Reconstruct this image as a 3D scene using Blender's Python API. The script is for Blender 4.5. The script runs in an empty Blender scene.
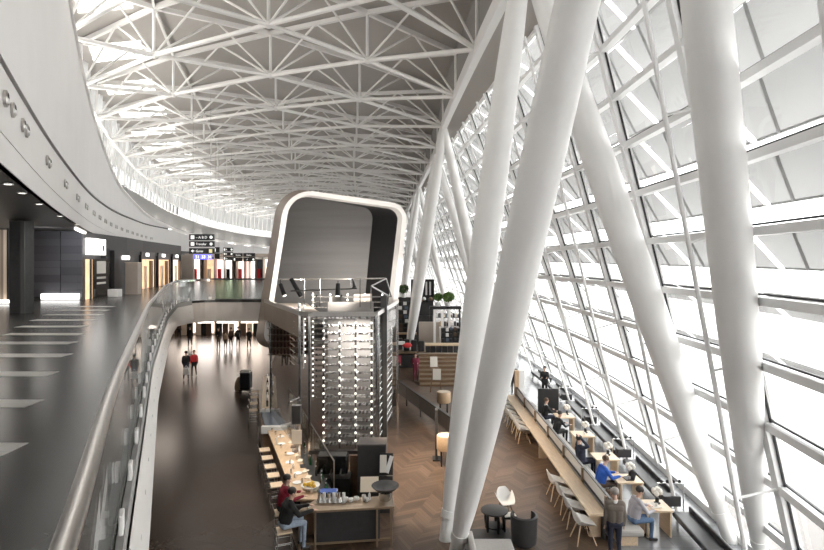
import bpy, bmesh, math, random
import numpy as np
from mathutils import Vector, Matrix, Euler
random.seed(7)
SC = bpy.context.scene
COL = SC.collection
PI = math.pi
def R(d): return math.radians(d)
EYE = 7.5            # eye height above the lower floor
UP = 5.5             # upper floor level
FP = 549.0           # focal length in pixels of the 824x550 frame
ORD = ['nearest','second','third','fourth','fifth','sixth','seventh','eighth','ninth','tenth','eleventh','twelfth','thirteenth','fourteenth','fifteenth','sixteenth','seventeenth','eighteenth','nineteenth','twentieth','twenty-first','twenty-second','twenty-third','twenty-fourth','twenty-fifth','twenty-sixth','twenty-seventh','twenty-eighth','twenty-ninth','thirtieth','thirty-first','thirty-second','thirty-third','thirty-fourth','thirty-fifth','thirty-sixth']

# ------------------------------------------------------------------ materials
def mat(name, col, rough=0.5, metal=0.0, noise=0.0, nscale=3.0, emit=0.0, spec=0.5, bump=0.0, stretch=None, coat=0.0):
    m = bpy.data.materials.new(name); m.use_nodes = True
    nt = m.node_tree; b = nt.nodes['Principled BSDF']
    c = (col[0], col[1], col[2], 1)
    b.inputs['Base Color'].default_value = c
    b.inputs['Roughness'].default_value = rough
    b.inputs['Metallic'].default_value = metal
    b.inputs['Specular IOR Level'].default_value = spec
    b.inputs['Coat Weight'].default_value = coat
    if emit:
        b.inputs['Emission Color'].default_value = c
        b.inputs['Emission Strength'].default_value = emit
    if noise or bump:
        tc = nt.nodes.new('ShaderNodeTexCoord'); mp = nt.nodes.new('ShaderNodeMapping')
        nz = nt.nodes.new('ShaderNodeTexNoise')
        nz.inputs['Scale'].default_value = nscale; nz.inputs['Detail'].default_value = 4
        if stretch: mp.inputs['Scale'].default_value = stretch
        nt.links.new(tc.outputs['Object'], mp.inputs[0]); nt.links.new(mp.outputs[0], nz.inputs['Vector'])
        if noise:
            rp = nt.nodes.new('ShaderNodeValToRGB')
            lo = [max(0, x*(1-noise)) for x in col]; hi = [min(1, x*(1+noise)) for x in col]
            rp.color_ramp.elements[0].color = (*lo, 1); rp.color_ramp.elements[1].color = (*hi, 1)
            rp.color_ramp.elements[0].position = .3; rp.color_ramp.elements[1].position = .7
            nt.links.new(nz.outputs['Fac'], rp.inputs[0]); nt.links.new(rp.outputs[0], b.inputs['Base Color'])
        if bump:
            bp = nt.nodes.new('ShaderNodeBump'); bp.inputs['Strength'].default_value = bump; bp.inputs['Distance'].default_value = .02
            nt.links.new(nz.outputs['Fac'], bp.inputs['Height']); nt.links.new(bp.outputs[0], b.inputs['Normal'])
    return m

def glass(name, tint=(1,1,1), ior=1.35, rough=0.0, body=0.0, bodycol=(.6,.6,.6)):
    """thin pane: see-through, with a fresnel reflection and an optional milky body"""
    m = bpy.data.materials.new(name); m.use_nodes = True
    nt = m.node_tree; nt.nodes.remove(nt.nodes['Principled BSDF'])
    out = nt.nodes['Material Output']
    tr = nt.nodes.new('ShaderNodeBsdfTransparent'); tr.inputs[0].default_value = (*tint, 1)
    gl = nt.nodes.new('ShaderNodeBsdfGlossy'); gl.inputs['Roughness'].default_value = rough
    lw = nt.nodes.new('ShaderNodeLayerWeight'); lw.inputs[0].default_value = .5
    pw = nt.nodes.new('ShaderNodeMath'); pw.operation = 'POWER'; pw.inputs[1].default_value = 4.0
    nt.links.new(lw.outputs['Facing'], pw.inputs[0])
    fr = nt.nodes.new('ShaderNodeMath'); fr.operation = 'MULTIPLY_ADD'; fr.inputs[1].default_value = .6; fr.inputs[2].default_value = ((ior-1)/(ior+1))**2
    nt.links.new(pw.outputs[0], fr.inputs[0])
    mx = nt.nodes.new('ShaderNodeMixShader')
    nt.links.new(fr.outputs[0], mx.inputs[0]); nt.links.new(tr.outputs[0], mx.inputs[1]); nt.links.new(gl.outputs[0], mx.inputs[2])
    last = mx
    if body:
        df = nt.nodes.new('ShaderNodeBsdfDiffuse'); df.inputs[0].default_value = (*bodycol, 1)
        tl = nt.nodes.new('ShaderNodeBsdfTranslucent'); tl.inputs[0].default_value = (*bodycol, 1)
        m1 = nt.nodes.new('ShaderNodeMixShader'); m1.inputs[0].default_value = .2
        nt.links.new(df.outputs[0], m1.inputs[1]); nt.links.new(tl.outputs[0], m1.inputs[2])
        m2 = nt.nodes.new('ShaderNodeMixShader'); m2.inputs[0].default_value = body
        nt.links.new(mx.outputs[0], m2.inputs[1]); nt.links.new(m1.outputs[0], m2.inputs[2]); last = m2
    nt.links.new(last.outputs[0], out.inputs[0])
    return m

def tiles(name, c1, c2, cm, bw, bh, rough, mortar=.006, spec=.5, rot=0, offset=.5, rnoise=.0):
    m = mat(name, c1, rough, spec=spec); nt = m.node_tree; b = nt.nodes['Principled BSDF']
    tc = nt.nodes.new('ShaderNodeTexCoord'); mp = nt.nodes.new('ShaderNodeMapping'); mp.inputs['Rotation'].default_value[2] = rot
    br = nt.nodes.new('ShaderNodeTexBrick')
    br.inputs['Color1'].default_value = (*c1,1); br.inputs['Color2'].default_value = (*c2,1); br.inputs['Mortar'].default_value = (*cm,1)
    br.inputs['Scale'].default_value = 1; br.inputs['Brick Width'].default_value = bw; br.inputs['Row Height'].default_value = bh
    br.inputs['Mortar Size'].default_value = mortar; br.offset = offset
    nz = nt.nodes.new('ShaderNodeTexNoise'); nz.inputs['Scale'].default_value = 9; nz.inputs['Detail'].default_value = 6
    mx = nt.nodes.new('ShaderNodeMixRGB'); mx.blend_type = 'MULTIPLY'; mx.inputs[0].default_value = .15
    nt.links.new(tc.outputs['Object'], mp.inputs[0]); nt.links.new(mp.outputs[0], br.inputs['Vector']); nt.links.new(mp.outputs[0], nz.inputs['Vector'])
    nt.links.new(br.outputs['Color'], mx.inputs[1]); nt.links.new(nz.outputs['Fac'], mx.inputs[2]); nt.links.new(mx.outputs[0], b.inputs['Base Color'])
    return m

def chevron(name, c_lo, c_hi, w=1.1, h=.16, rough=.4):
    """oak planks laid in zigzag rows"""
    m = mat(name, c_lo, rough); nt = m.node_tree; b = nt.nodes['Principled BSDF']; L = nt.links.new
    def M(op, a=None, bb=None):
        n = nt.nodes.new('ShaderNodeMath'); n.operation = op
        for i, v in enumerate((a, bb)):
            if v is None: continue
            if isinstance(v, (int, float)): n.inputs[i].default_value = v
            else: L(v, n.inputs[i])
        return n.outputs[0]
    tc = nt.nodes.new('ShaderNodeTexCoord'); mp = nt.nodes.new('ShaderNodeMapping'); mp.inputs['Rotation'].default_value[2] = R(20)
    L(tc.outputs['Object'], mp.inputs[0])
    sp = nt.nodes.new('ShaderNodeSeparateXYZ'); L(mp.outputs[0], sp.inputs[0])
    xs = M('DIVIDE', sp.outputs[0], w); fr = M('FRACT', xs); tri = M('ABSOLUTE', M('SUBTRACT', fr, .5))
    col_id = M('FLOOR', M('MULTIPLY', xs, 2))
    v = M('DIVIDE', M('ADD', sp.outputs[1], M('MULTIPLY', tri, w*1.0)), h)
    pid = M('FLOOR', v); pf = M('FRACT', v)
    cb = nt.nodes.new('ShaderNodeCombineXYZ'); L(col_id, cb.inputs[0]); L(pid, cb.inputs[1])
    wn = nt.nodes.new('ShaderNodeTexWhiteNoise'); L(cb.outputs[0], wn.inputs['Vector'])
    nz = nt.nodes.new('ShaderNodeTexNoise'); nz.inputs['Scale'].default_value = .35; nz.inputs['Detail'].default_value = 2; L(mp.outputs[0], nz.inputs['Vector'])
    fac = M('ADD', M('MULTIPLY', wn.outputs['Value'], .75), M('MULTIPLY', nz.outputs['Fac'], .25))
    rp = nt.nodes.new('ShaderNodeValToRGB'); rp.color_ramp.elements[0].color = (*c_lo,1); rp.color_ramp.elements[1].color = (*c_hi,1)
    L(fac, rp.inputs[0])
    gap = M('LESS_THAN', pf, .05)
    mx = nt.nodes.new('ShaderNodeMixRGB'); mx.inputs[2].default_value = (c_lo[0]*.4, c_lo[1]*.4, c_lo[2]*.4, 1)
    L(gap, mx.inputs[0]); L(rp.outputs[0], mx.inputs[1]); L(mx.outputs[0], b.inputs['Base Color'])
    return m

def stripes(name, c1, c2, axis, period, rough=.5, edge=.5, emit=0, metal=0):
    m = mat(name, c1, rough, metal); nt = m.node_tree; b = nt.nodes['Principled BSDF']; L = nt.links.new
    tc = nt.nodes.new('ShaderNodeTexCoord'); sp = nt.nodes.new('ShaderNodeSeparateXYZ'); L(tc.outputs['Object'], sp.inputs[0])
    d = nt.nodes.new('ShaderNodeMath'); d.operation = 'DIVIDE'; d.inputs[1].default_value = period; L(sp.outputs[axis], d.inputs[0])
    f = nt.nodes.new('ShaderNodeMath'); f.operation = 'FRACT'; L(d.outputs[0], f.inputs[0])
    g = nt.nodes.new('ShaderNodeMath'); g.operation = 'LESS_THAN'; g.inputs[1].default_value = edge; L(f.outputs[0], g.inputs[0])
    mx = nt.nodes.new('ShaderNodeMixRGB'); mx.inputs[1].default_value = (*c1,1); mx.inputs[2].default_value = (*c2,1)
    L(g.outputs[0], mx.inputs[0]); L(mx.outputs[0], b.inputs['Base Color'])
    if emit:
        L(mx.outputs[0], b.inputs['Emission Color']); b.inputs['Emission Strength'].default_value = emit
    return m

M = {
 'white_steel': mat('white_steel', (.86,.855,.845), .35, noise=.015, nscale=2),
 'truss_white': mat('truss_white', (.88,.87,.855), .45),
 'white_matt': mat('white_matt', (.86,.845,.845), .55, noise=.02, nscale=.6),
 'fascia_white': mat('fascia_white', (.83,.81,.80), .5, noise=.02, nscale=.6),
 'grey_band': mat('grey_band', (.36,.355,.35), .6),
 'deck': mat('deck', (.47,.445,.42), .8, noise=.03, nscale=.4),
 'deck_dark': mat('deck_dark', (.30,.285,.27), .8),
 'frame_white': mat('frame_white', (.84,.84,.84), .3),
 'gasket': mat('gasket', (.015,.015,.018), .5),
 'steel': mat('steel', (.50,.48,.46), .28, 1.0, noise=.06, nscale=30, stretch=(1,1,.05)),
 'chrome': mat('chrome', (.75,.75,.75), .15, 1.0),
 'dark_steel': mat('dark_steel', (.09,.088,.085), .35, .8),
 'mid_steel': mat('mid_steel', (.22,.215,.21), .3, .9),
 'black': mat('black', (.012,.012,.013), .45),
 'black_gloss': mat('black_gloss', (.010,.010,.011), .12),
 'charcoal': mat('charcoal', (.035,.034,.035), .5, noise=.15, nscale=6),
 'dark_clad': mat('dark_clad', (.055,.055,.06), .38, .3, noise=.12, nscale=1.2, stretch=(.3,.3,4)),
 'soffit_dark': mat('soffit_dark', (.060,.054,.050), .45),
 'white_plastic': mat('white_plastic', (.82,.81,.79), .3),
 'oak': mat('oak', (.58,.41,.26), .4, noise=.14, nscale=5, stretch=(6,.6,6)),
 'oak_pale': mat('oak_pale', (.70,.54,.38), .4, noise=.10, nscale=5, stretch=(6,.6,6)),
 'oak_dark': mat('oak_dark', (.20,.125,.075), .4, noise=.22, nscale=5, stretch=(6,.6,6)),
 'brass_brown': mat('brass_brown', (.26,.19,.125), .35, .3, noise=.12, nscale=8),
 'fabric_grey': mat('fabric_grey', (.44,.42,.40), .9, noise=.08, nscale=40),
 'fabric_dark': mat('fabric_dark', (.028,.031,.032), .8, noise=.15, nscale=30),
 'leather_dark': mat('leather_dark', (.03,.03,.033), .4, noise=.1, nscale=12),
 'paper': mat('paper', (.82,.78,.72), .8),
 'cream': mat('cream', (.76,.66,.53), .6),
 'skin': mat('skin', (.55,.34,.25), .5), 'skin_pale': mat('skin_pale', (.62,.42,.33), .5),
 'hair_dark': mat('hair_dark', (.022,.016,.013), .6, noise=.3, nscale=60), 'hair_grey': mat('hair_grey', (.33,.30,.28), .6, noise=.2, nscale=60),
 'hair_brown': mat('hair_brown', (.10,.055,.03), .6, noise=.3, nscale=60),
 'band_dark': mat('band_dark', (.20,.198,.195), .6), 'coat_red': mat('coat_red', (.17,.02,.045), .8),
 'red_cloth': mat('red_cloth', (.24,.010,.028), .8), 'bright_red': mat('bright_red', (.55,.03,.035), .7),
 'blue_cloth': mat('blue_cloth', (.018,.09,.42), .8, noise=.12, nscale=12), 'navy_cloth': mat('navy_cloth', (.022,.025,.045), .85),
 'denim': mat('denim', (.10,.16,.27), .85, noise=.15, nscale=25), 'denim_pale': mat('denim_pale', (.28,.34,.42), .85, noise=.15, nscale=25),
 'taupe_knit': mat('taupe_knit', (.16,.135,.115), .9, noise=.1, nscale=60), 'lavender_cloth': mat('lavender_cloth', (.42,.40,.43), .85),
 'dark_cloth': mat('dark_cloth', (.010,.0095,.010), .85), 'brown_cloth': mat('brown_cloth', (.10,.065,.045), .85),
 'beige_cloth': mat('beige_cloth', (.45,.34,.24), .85), 'shoe': mat('shoe', (.03,.025,.025), .5), 'white_cloth': mat('white_cloth', (.75,.74,.73), .8),
 'leaf': mat('leaf', (.10,.19,.035), .6, noise=.35, nscale=14), 'leaf_dark': mat('leaf_dark', (.045,.085,.02), .6, noise=.35, nscale=14),
 'bottle_glass': mat('bottle_glass', (.012,.018,.010), .12, coat=.5), 'bottle_red': mat('bottle_red', (.05,.008,.01), .15),
 'green_bottle': mat('green_bottle', (.02,.10,.04), .12),
 'led': mat('led', (1,.95,.86), .4, emit=1.5), 'led_soft': mat('led_soft', (1,.95,.88), .4, emit=2.2),
 'lightbox': mat('lightbox', (1,.97,.94), .4, emit=1.6),
 'base_light': mat('base_light', (1,.98,.95), .4, emit=1.3),
 'shop_glow': mat('shop_glow', (1,.60,.36), .5, emit=.55, noise=.5, nscale=1.5), 'shop_pale': mat('shop_pale', (1,.86,.74), .5, emit=.95, noise=.12, nscale=.9),
 'shop_white': mat('shop_white', (1,.96,.92), .5, emit=1.6), 'lower_white': mat('lower_white', (1,.93,.87), .5, emit=1.9), 'lower_pale': mat('lower_pale', (1,.84,.70), .5, emit=1.3, noise=.12, nscale=.9), 'shop_pink': mat('shop_pink', (1,.70,.66), .5, emit=.7, noise=.2, nscale=2),
 'board_blue': mat('board_blue', (.13,.13,.85), .4, emit=.8), 'board_text': mat('board_text', (.9,.9,1), .4, emit=1.0),
 'sign_text': mat('sign_text', (.85,.85,.82), .5, emit=.5), 'sign_yellow': mat('sign_yellow', (.75,.68,.35), .5, emit=.3),
 'glass': glass('glass', (.97,.98,.98)), 'glass_clear': glass('glass_clear', (.93,.95,.94), 1.25),
 'glass_tower': glass('glass_tower', (.86,.86,.86), 1.6), 'glass_green': glass('glass_green', (.70,.78,.66), 1.45),
 'shade_glass': glass('shade_glass', (.8,.8,.82), 1.3, body=.95, bodycol=(.37,.362,.358)),
 'tower_inner': mat('tower_inner', (.34,.325,.31), .28, .7, noise=.12, nscale=.8, stretch=(.2,.2,3)),
 'tube_brown': mat('tube_brown', (.27,.205,.16), .5, noise=.08, nscale=1.5, stretch=(1,1,.2)),
 'rim_white': mat('rim_white', (.92,.90,.88), .4), 'shade_frame': mat('shade_frame', (.36,.36,.36), .5),
 'beige_panel': mat('beige_panel', (.47,.40,.345), .45, noise=.05, nscale=2),
 'slab_front': mat('slab_front', (.74,.68,.63), .5, noise=.03, nscale=1),
 'concrete': mat('concrete', (.62,.61,.60), .85, noise=.12, nscale=.25),
 'stone_strip': tiles('stone_strip', (.23,.235,.245), (.21,.215,.225), (.12,.12,.125), 1.2, .6, .22),
 'floor_dark': tiles('floor_dark', (.066,.048,.039), (.058,.043,.035), (.04,.03,.026), .9, .45, .25, .004, rot=R(22)),
 'floor_upper': tiles('floor_upper', (.060,.058,.057), (.053,.051,.050), (.03,.03,.03), .62, .31, .24, .006, rot=0),
 'inlay': tiles('inlay', (.66,.635,.61), (.60,.58,.56), (.45,.43,.42), .6, .35, .35),
 'chevron': chevron('chevron', (.055,.035,.024), (.15,.098,.066)),
 'panel_back': mat('panel_back', (.20,.195,.195), .5, .3, noise=.10, nscale=1.0, stretch=(.15,.15,3)),
 'yellow': mat('yellow', (.75,.46,.05), .6, noise=.3, nscale=20), 'blue_tray': mat('blue_tray', (.02,.08,.36), .4),
 'slate_blue': mat('slate_blue', (.13,.16,.20), .25), 'slats_beige': stripes('slats_beige', (.50,.39,.29), (.17,.13,.10), 0, .45, .5, .35, emit=.12),
}

# ------------------------------------------------------------------ mesh builder
class MB:
    def __init__(s): s.v = []; s.f = []
    def add(s, vs, fs):
        n = len(s.v); s.v += [tuple(p) for p in vs]; s.f += [tuple(i+n for i in f) for f in fs]; return s
    def box(s, c, d, rot=None):
        x, y, z = d[0]/2, d[1]/2, d[2]/2; c = Vector(c)
        vs = [Vector((a*x, b*y, e*z)) for e in (-1,1) for b in (-1,1) for a in (-1,1)]
        if rot is not None:
            q = Euler(rot).to_matrix() if not isinstance(rot, Matrix) else rot
            vs = [q @ p for p in vs]
        return s.add([p + c for p in vs], [(0,2,3,1),(4,5,7,6),(0,1,5,4),(2,6,7,3),(0,4,6,2),(1,3,7,5)])
    def beam(s, p0, p1, w, h, up=(0,0,1)):
        p0, p1 = Vector(p0), Vector(p1); d = (p1-p0).normalized(); u = Vector(up)
        sd = d.cross(u)
        if sd.length < 1e-4: sd = d.cross(Vector((1,0,0)))
        sd.normalize(); u = sd.cross(d).normalized()
        vs = []
        for p in (p0, p1):
            for a, b in ((-1,-1),(1,-1),(1,1),(-1,1)): vs.append(p + sd*(a*w/2) + u*(b*h/2))
        return s.add(vs, [(3,2,1,0),(4,5,6,7),(0,1,5,4),(1,2,6,5),(2,3,7,6),(3,0,4,7)])
    def tube(s, pts, r, n=8, caps=True):
        pts = [Vector(p) for p in pts]; k = len(pts)
        rs = r if isinstance(r, (list, tuple)) else [r]*k
        d0 = (pts[1]-pts[0]).normalized(); ref = Vector((0,0,1)) if abs(d0.z) < .9 else Vector((1,0,0))
        a = d0.cross(ref).normalized(); vs = []
        for i, p in enumerate(pts):
            d = (pts[min(i+1,k-1)] - pts[max(i-1,0)]).normalized()
            a = (a - d*a.dot(d)).normalized(); b = d.cross(a)
            for j in range(n):
                t = 2*PI*j/n; vs.append(p + (a*math.cos(t) + b*math.sin(t))*rs[i])
        fs = [(i*n+j, i*n+(j+1)%n, (i+1)*n+(j+1)%n, (i+1)*n+j) for i in range(k-1) for j in range(n)]
        if caps: fs += [tuple(range(n-1,-1,-1)), tuple((k-1)*n+j for j in range(n))]
        return s.add(vs, fs)
    def lathe(s, prof, c=(0,0,0), n=16):
        c = Vector(c); vs = []; k = len(prof)
        for r, z in prof:
            for j in range(n):
                t = 2*PI*j/n; vs.append((c.x + r*math.cos(t), c.y + r*math.sin(t), c.z + z))
        fs = [(i*n+j, i*n+(j+1)%n, (i+1)*n+(j+1)%n, (i+1)*n+j) for i in range(k-1) for j in range(n)]
        fs += [tuple(range(n-1,-1,-1)), tuple((k-1)*n+j for j in range(n))]
        return s.add(vs, fs)
    def ball(s, c, rad, n=10, m=7):
        if not isinstance(rad, (tuple, list)): rad = (rad,)*3
        vs = [(c[0], c[1], c[2]-rad[2])]
        for i in range(1, m):
            t = -PI/2 + PI*i/m
            for j in range(n):
                p = 2*PI*j/n; vs.append((c[0]+rad[0]*math.cos(t)*math.cos(p), c[1]+rad[1]*math.cos(t)*math.sin(p), c[2]+rad[2]*math.sin(t)))
        vs.append((c[0], c[1], c[2]+rad[2])); q = len(vs)-1
        fs = [(0, 1+(j+1)%n, 1+j) for j in range(n)]
        for i in range(m-2):
            for j in range(n):
                a = 1+i*n+j; b = 1+i*n+(j+1)%n; fs.append((a, b, b+n, a+n))
        fs += [(1+(m-2)*n+j, 1+(m-2)*n+(j+1)%n, q) for j in range(n)]
        return s.add(vs, fs)
    def prism(s, poly, z0, z1):
        n = len(poly); vs = [(x,y,z0) for x,y in poly] + [(x,y,z1) for x,y in poly]
        return s.add(vs, [tuple(range(n-1,-1,-1)), tuple(range(n,2*n))] + [(i,(i+1)%n,n+(i+1)%n,n+i) for i in range(n)])
    def strip(s, rows):
        """rows of equal length joined by quads"""
        n = len(rows[0]); vs = [p for r in rows for p in r]
        return s.add(vs, [(i*n+j, i*n+j+1, (i+1)*n+j+1, (i+1)*n+j) for i in range(len(rows)-1) for j in range(n-1)])
    def wall(s, poly, z0, z1, th=.0):
        """vertical sheet (or slab) along a plan polyline; z0/z1 numbers or lists"""
        n = len(poly); a = z0 if isinstance(z0, (list,tuple)) else [z0]*n; b = z1 if isinstance(z1, (list,tuple)) else [z1]*n
        if not th:
            return s.strip([[(poly[i][0],poly[i][1],a[i]), (poly[i][0],poly[i][1],b[i])] for i in range(n)])
        nr = []
        for i in range(n):
            p, q = poly[max(i-1,0)], poly[min(i+1,n-1)]; dx, dy = q[0]-p[0], q[1]-p[1]; l = math.hypot(dx,dy); nr.append((-dy/l, dx/l))
        rows = []
        for i in range(n):
            x, y = poly[i]; u, w = nr[i][0]*th, nr[i][1]*th
            rows.append([(x,y,a[i]),(x,y,b[i]),(x+u,y+w,b[i]),(x+u,y+w,a[i]),(x,y,a[i])])
        s.strip(rows); n0 = len(s.v)
        s.add([rows[0][k] for k in range(4)], [(0,1,2,3)]); s.add([rows[-1][k] for k in range(4)], [(3,2,1,0)])
        return s
    def build(s, name, m, parent=None, smooth=False, angle=40, bevel=0, world=True, solid=0, weld=False):
        off = Vector((0,0,0))
        if parent is not None and world:
            p = parent
            while p is not None: off += p.location; p = p.parent
        elif parent is None:
            a = np.array([tuple(v) for v in s.v]); lo = a.min(0); hi = a.max(0)
            off = Vector(((lo[0]+hi[0])/2, (lo[1]+hi[1])/2, lo[2]))
        me = bpy.data.meshes.new(name)
        me.from_pydata([tuple(Vector(v)-off) for v in s.v], [], s.f)
        me.update()
        if weld or True:
            bm = bmesh.new(); bm.from_mesh(me)
            if weld: bmesh.ops.remove_doubles(bm, verts=bm.verts, dist=1e-4)
            bmesh.ops.recalc_face_normals(bm, faces=bm.faces); bm.to_mesh(me); bm.free()
        ms = m if isinstance(m, (list,tuple)) else [m]
        for q in ms: me.materials.append(M[q] if isinstance(q, str) else q)
        if smooth:
            me.polygons.foreach_set('use_smooth', [True]*len(me.polygons)); me.set_sharp_from_angle(angle=R(angle))
        o = bpy.data.objects.new(name, me); COL.objects.link(o)
        if parent is not None: o.parent = parent
        else: o.location = off
        if bevel:
            b = o.modifiers.new('bevel','BEVEL'); b.width = bevel; b.segments = 2; b.limit_method = 'ANGLE'
        if solid:
            b = o.modifiers.new('solid','SOLIDIFY'); b.thickness = solid; b.offset = 0
        return o

def tag(o, label=None, cat=None, group=None, kind=None):
    if label: o['label'] = label
    if cat: o['category'] = cat
    if group: o['group'] = group
    if kind: o['kind'] = kind
    return o
def thing(name, loc, label, cat, group=None, rz=0):
    o = bpy.data.objects.new(name, None); COL.objects.link(o); o.location = loc; o.rotation_euler.z = rz; o.empty_display_size = .2
    return tag(o, label, cat, group)
def struct(name, loc=(0,0,0), label=None):
    o = bpy.data.objects.new(name, None); COL.objects.link(o); o.location = loc; return tag(o, label, None, None, 'structure')
def dup(o, loc, rz=0, label=None, parent=None, scale=None):
    c = o.copy(); COL.objects.link(c)
    if parent is not None: c.parent = parent
    else:
        c.location = loc; c.rotation_euler.z = rz
        if label: c['label'] = label
        if scale: c.scale = scale
    for ch in list(o.children): dup(ch, None, parent=c)
    return c

# ------------------------------------------------------------------ plan curves of the building (x as a function of depth y)
def curve(pts, win=4.0):
    ys = np.linspace(-30, 160, 3801); a = np.array(pts, float)
    y0, x0, y1, x1 = a[0,0], a[0,1], a[1,0], a[1,1]; s0 = (x1-x0)/(y1-y0)
    e1 = (a[-1,1]-a[-2,1])/(a[-1,0]-a[-2,0])
    a = np.vstack([[-40, x0+s0*(-40-y0)], a, [170, a[-1,1]+e1*(170-a[-1,0])]])
    v = np.interp(ys, a[:,0], a[:,1]); k = int(win/0.05)
    vp = np.concatenate([v[0]+(v[1]-v[0])*np.arange(-k,0), v, v[-1]+(v[-1]-v[-2])*np.arange(1,k+1)])
    w = np.hanning(2*k+3)[1:-1]; w /= w.sum(); v = np.convolve(vp, w, 'valid')
    return lambda y: float(np.interp(y, ys, v))
S = curve([(-5,1.0),(0,-1.8),(8.87,-6.66),(12.37,-8.6),(17.2,-11.15),(26.6,-15.9),(34,-19.4),(43.9,-23.6),(62,-30.0),(80,-34.0),(100,-35.6),(120,-33.5),(140,-27)], 8)
HTOP = curve([(-20,10.6),(14,10.6),(20,9.7),(26.6,8.5),(35,7.5),(44,6.1),(64,5.05),(80,4.35),(110,3.6),(140,3.0)], 6)
HG = curve([(-20,10.9),(20,10.0),(28,8.9),(36,7.9),(44,7.0),(56,7.8),(64,7.9),(80,7.2),(110,6.0),(140,5.4)], 6)
RL = curve([(0,-.3),(1.7,-1.05),(3.8,-2.07),(4.6,-2.42),(11.5,-5.5),(21,-9.4),(28,-11.9)], 1.5)
ROOF_R = curve([(-20,3.2),(7.5,3.4),(16.5,3.37),(24,2.83),(37.5,2.1),(45.6,2.1),(108,-1.4),(140,-7)], 6)
FAC = curve([(-20,4.6),(0,6.4),(5,7.3),(8,8.0),(12,8.75),(16,8.9),(22,9.15),(31,9.4),(42,8.9),(60,7.6),(108,4.2),(140,-1)], 5)
GOFF = curve([(-20,1.7),(14,1.7),(27,1.15),(46,.5),(140,.5)], 5)
def ROOF_L(y): return S(y) - .7
Z_EAVE = EYE + 8.6
def GT(y): return ROOF_R(y) + GOFF(y)
# ================================================================== FLOORS AND WALLS
PER = 6.85
def yr(a, b, st): return [a + (b-a)*i/max(1, round((b-a)/st)) for i in range(max(1, round((b-a)/st))+1)]

# lower floor: polished corridor, oak dining floor, pale stone by the windows
f = MB().prism([(-60,-14),(14,-14),(14,142),(-60,142)], -.4, -.012).build('floor_corridor', 'floor_dark'); tag(f, 'dark polished stone floor of the lower concourse', kind='structure')
oak_poly = [(-2.9,9.0),(5.35,9.0),(5.35,60),(-1.2,60),(-5.6,26.5),(-4.4,22.0),(-3.2,16.5)]
f = MB().prism([(-2.2,6),(5.4,6),(5.4,70),(-14,57),(-11,44),(-8.7,32),(-6.7,24.5),(-5.0,19.5),(-4.2,17.5),(-2.8,13.8)], -.012, 0.0).build('floor_oak', 'chevron'); tag(f, 'oak zigzag plank floor of the dining area', kind='structure')
f = MB().prism([(5.4,2)] + [(FAC(y)+.3, y) for y in yr(2,70,4)] + [(5.4,70)], -.012, 0.004).build('floor_stone', 'stone_strip'); tag(f, 'pale grey stone floor along the windows', kind='structure')
f = MB().prism([(FAC(y)+.25, y) for y in yr(-30,150,6)] + [(260,150),(260,-60),(8,-60)], -1.2, -.6).build('ground_outside', 'concrete'); tag(f, 'pale concrete apron outside the windows', kind='structure')

# upper floor slab: its free edge follows the balustrade and turns into the bridge front
edge = [(RL(y), y) for y in yr(-8, 26.5, .5)]
cx, cy, rr = edge[-1][0]+1.25, 27.6, 1.25
arc = []
for k in range(1, 9):
    t = k/8; a = R(188 - 98*t); arc.append((cx+.0+rr*math.cos(a), cy+rr*math.sin(a)+.15))
edge += arc
edge += [(x, 29.0) for x in yr(edge[-1][0]+.5, -4.0, .7)]
slab_poly = edge + [(-4.0,66),(-3.0,132),(-60,132),(-60,-8)]
f = MB().prism(slab_poly, UP-.12, UP).build('floor_upper', 'floor_upper'); tag(f, 'dark grey stone tile floor of the upper gallery', kind='structure')
f = MB().prism([(x-.06 if y < 28 else x, y if y < 28 else y+.06) for x, y in edge] + [(-4.0,66),(-3.0,132),(-60,132),(-60,-8)], 4.36, UP-.12).build('ceiling_lower', 'slab_front'); tag(f, 'beige underside and front of the upper gallery slab', kind='structure')
# edge panels on the curved part only
ce = [p for p in edge if p[1] < 28.3]
def offs(poly, d):
    out = []
    for i in range(len(poly)):
        p, q = poly[max(i-1,0)], poly[min(i+1,len(poly)-1)]; dx, dy = q[0]-p[0], q[1]-p[1]; l = math.hypot(dx,dy)
        out.append((poly[i][0] + dy/l*d, poly[i][1] - dx/l*d))
    return out
w = MB().wall(offs(ce,.05), UP-.20, UP+.0, .06).build('trim_1', 'grey_band', smooth=True); tag(w, 'grey channel holding the glass balustrade', kind='structure')
p0_, p1_ = offs(ce,.07), offs(ce,.17)
w = MB().strip([[(a[0],a[1],UP-.20),(b[0],b[1],4.62),(b[0]-.15,b[1],4.38),(a[0]-.10,a[1],UP-.24)] for a, b in zip(p0_, p1_)]).build('trim_2', 'rim_white', smooth=True); tag(w, 'white curved edge panel of the gallery', kind='structure')
bolts = MB(); acc = 0
for i in range(1, len(ce)):
    p, q = offs(ce,.10)[i-1], offs(ce,.10)[i]; acc += math.hypot(q[0]-p[0], q[1]-p[1])
    if acc > .55:
        acc = 0; ang = math.atan2(q[1]-p[1], q[0]-p[0])
        bolts.box((q[0]+.01, q[1], UP-.56), (.10,.025,.07), (0,0,ang))
bolts.build('trim_3', 'grey_band'); tag(bpy.data.objects['trim_3'], 'row of dark slots in the white edge panel', kind='structure')

# stone inlay bars across the gallery floor
inl = MB()
for (Y, xr) in ((5.85,-4.05),(7.75,-5.15),(9.8,-6.25),(11.75,-7.2),(13.55,-8.2),(15.2,-8.95),(17.0,-9.9),(18.9,-10.75),(20.8,-11.6),(22.7,-12.4),(24.6,-13.2)):
    inl.box((xr-1.23, Y, UP+.003), (2.1,.42,.006))
inl.build('trim_4', 'inlay'); tag(bpy.data.objects['trim_4'], 'pale stone bars inlaid in the gallery floor', kind='structure')

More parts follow.
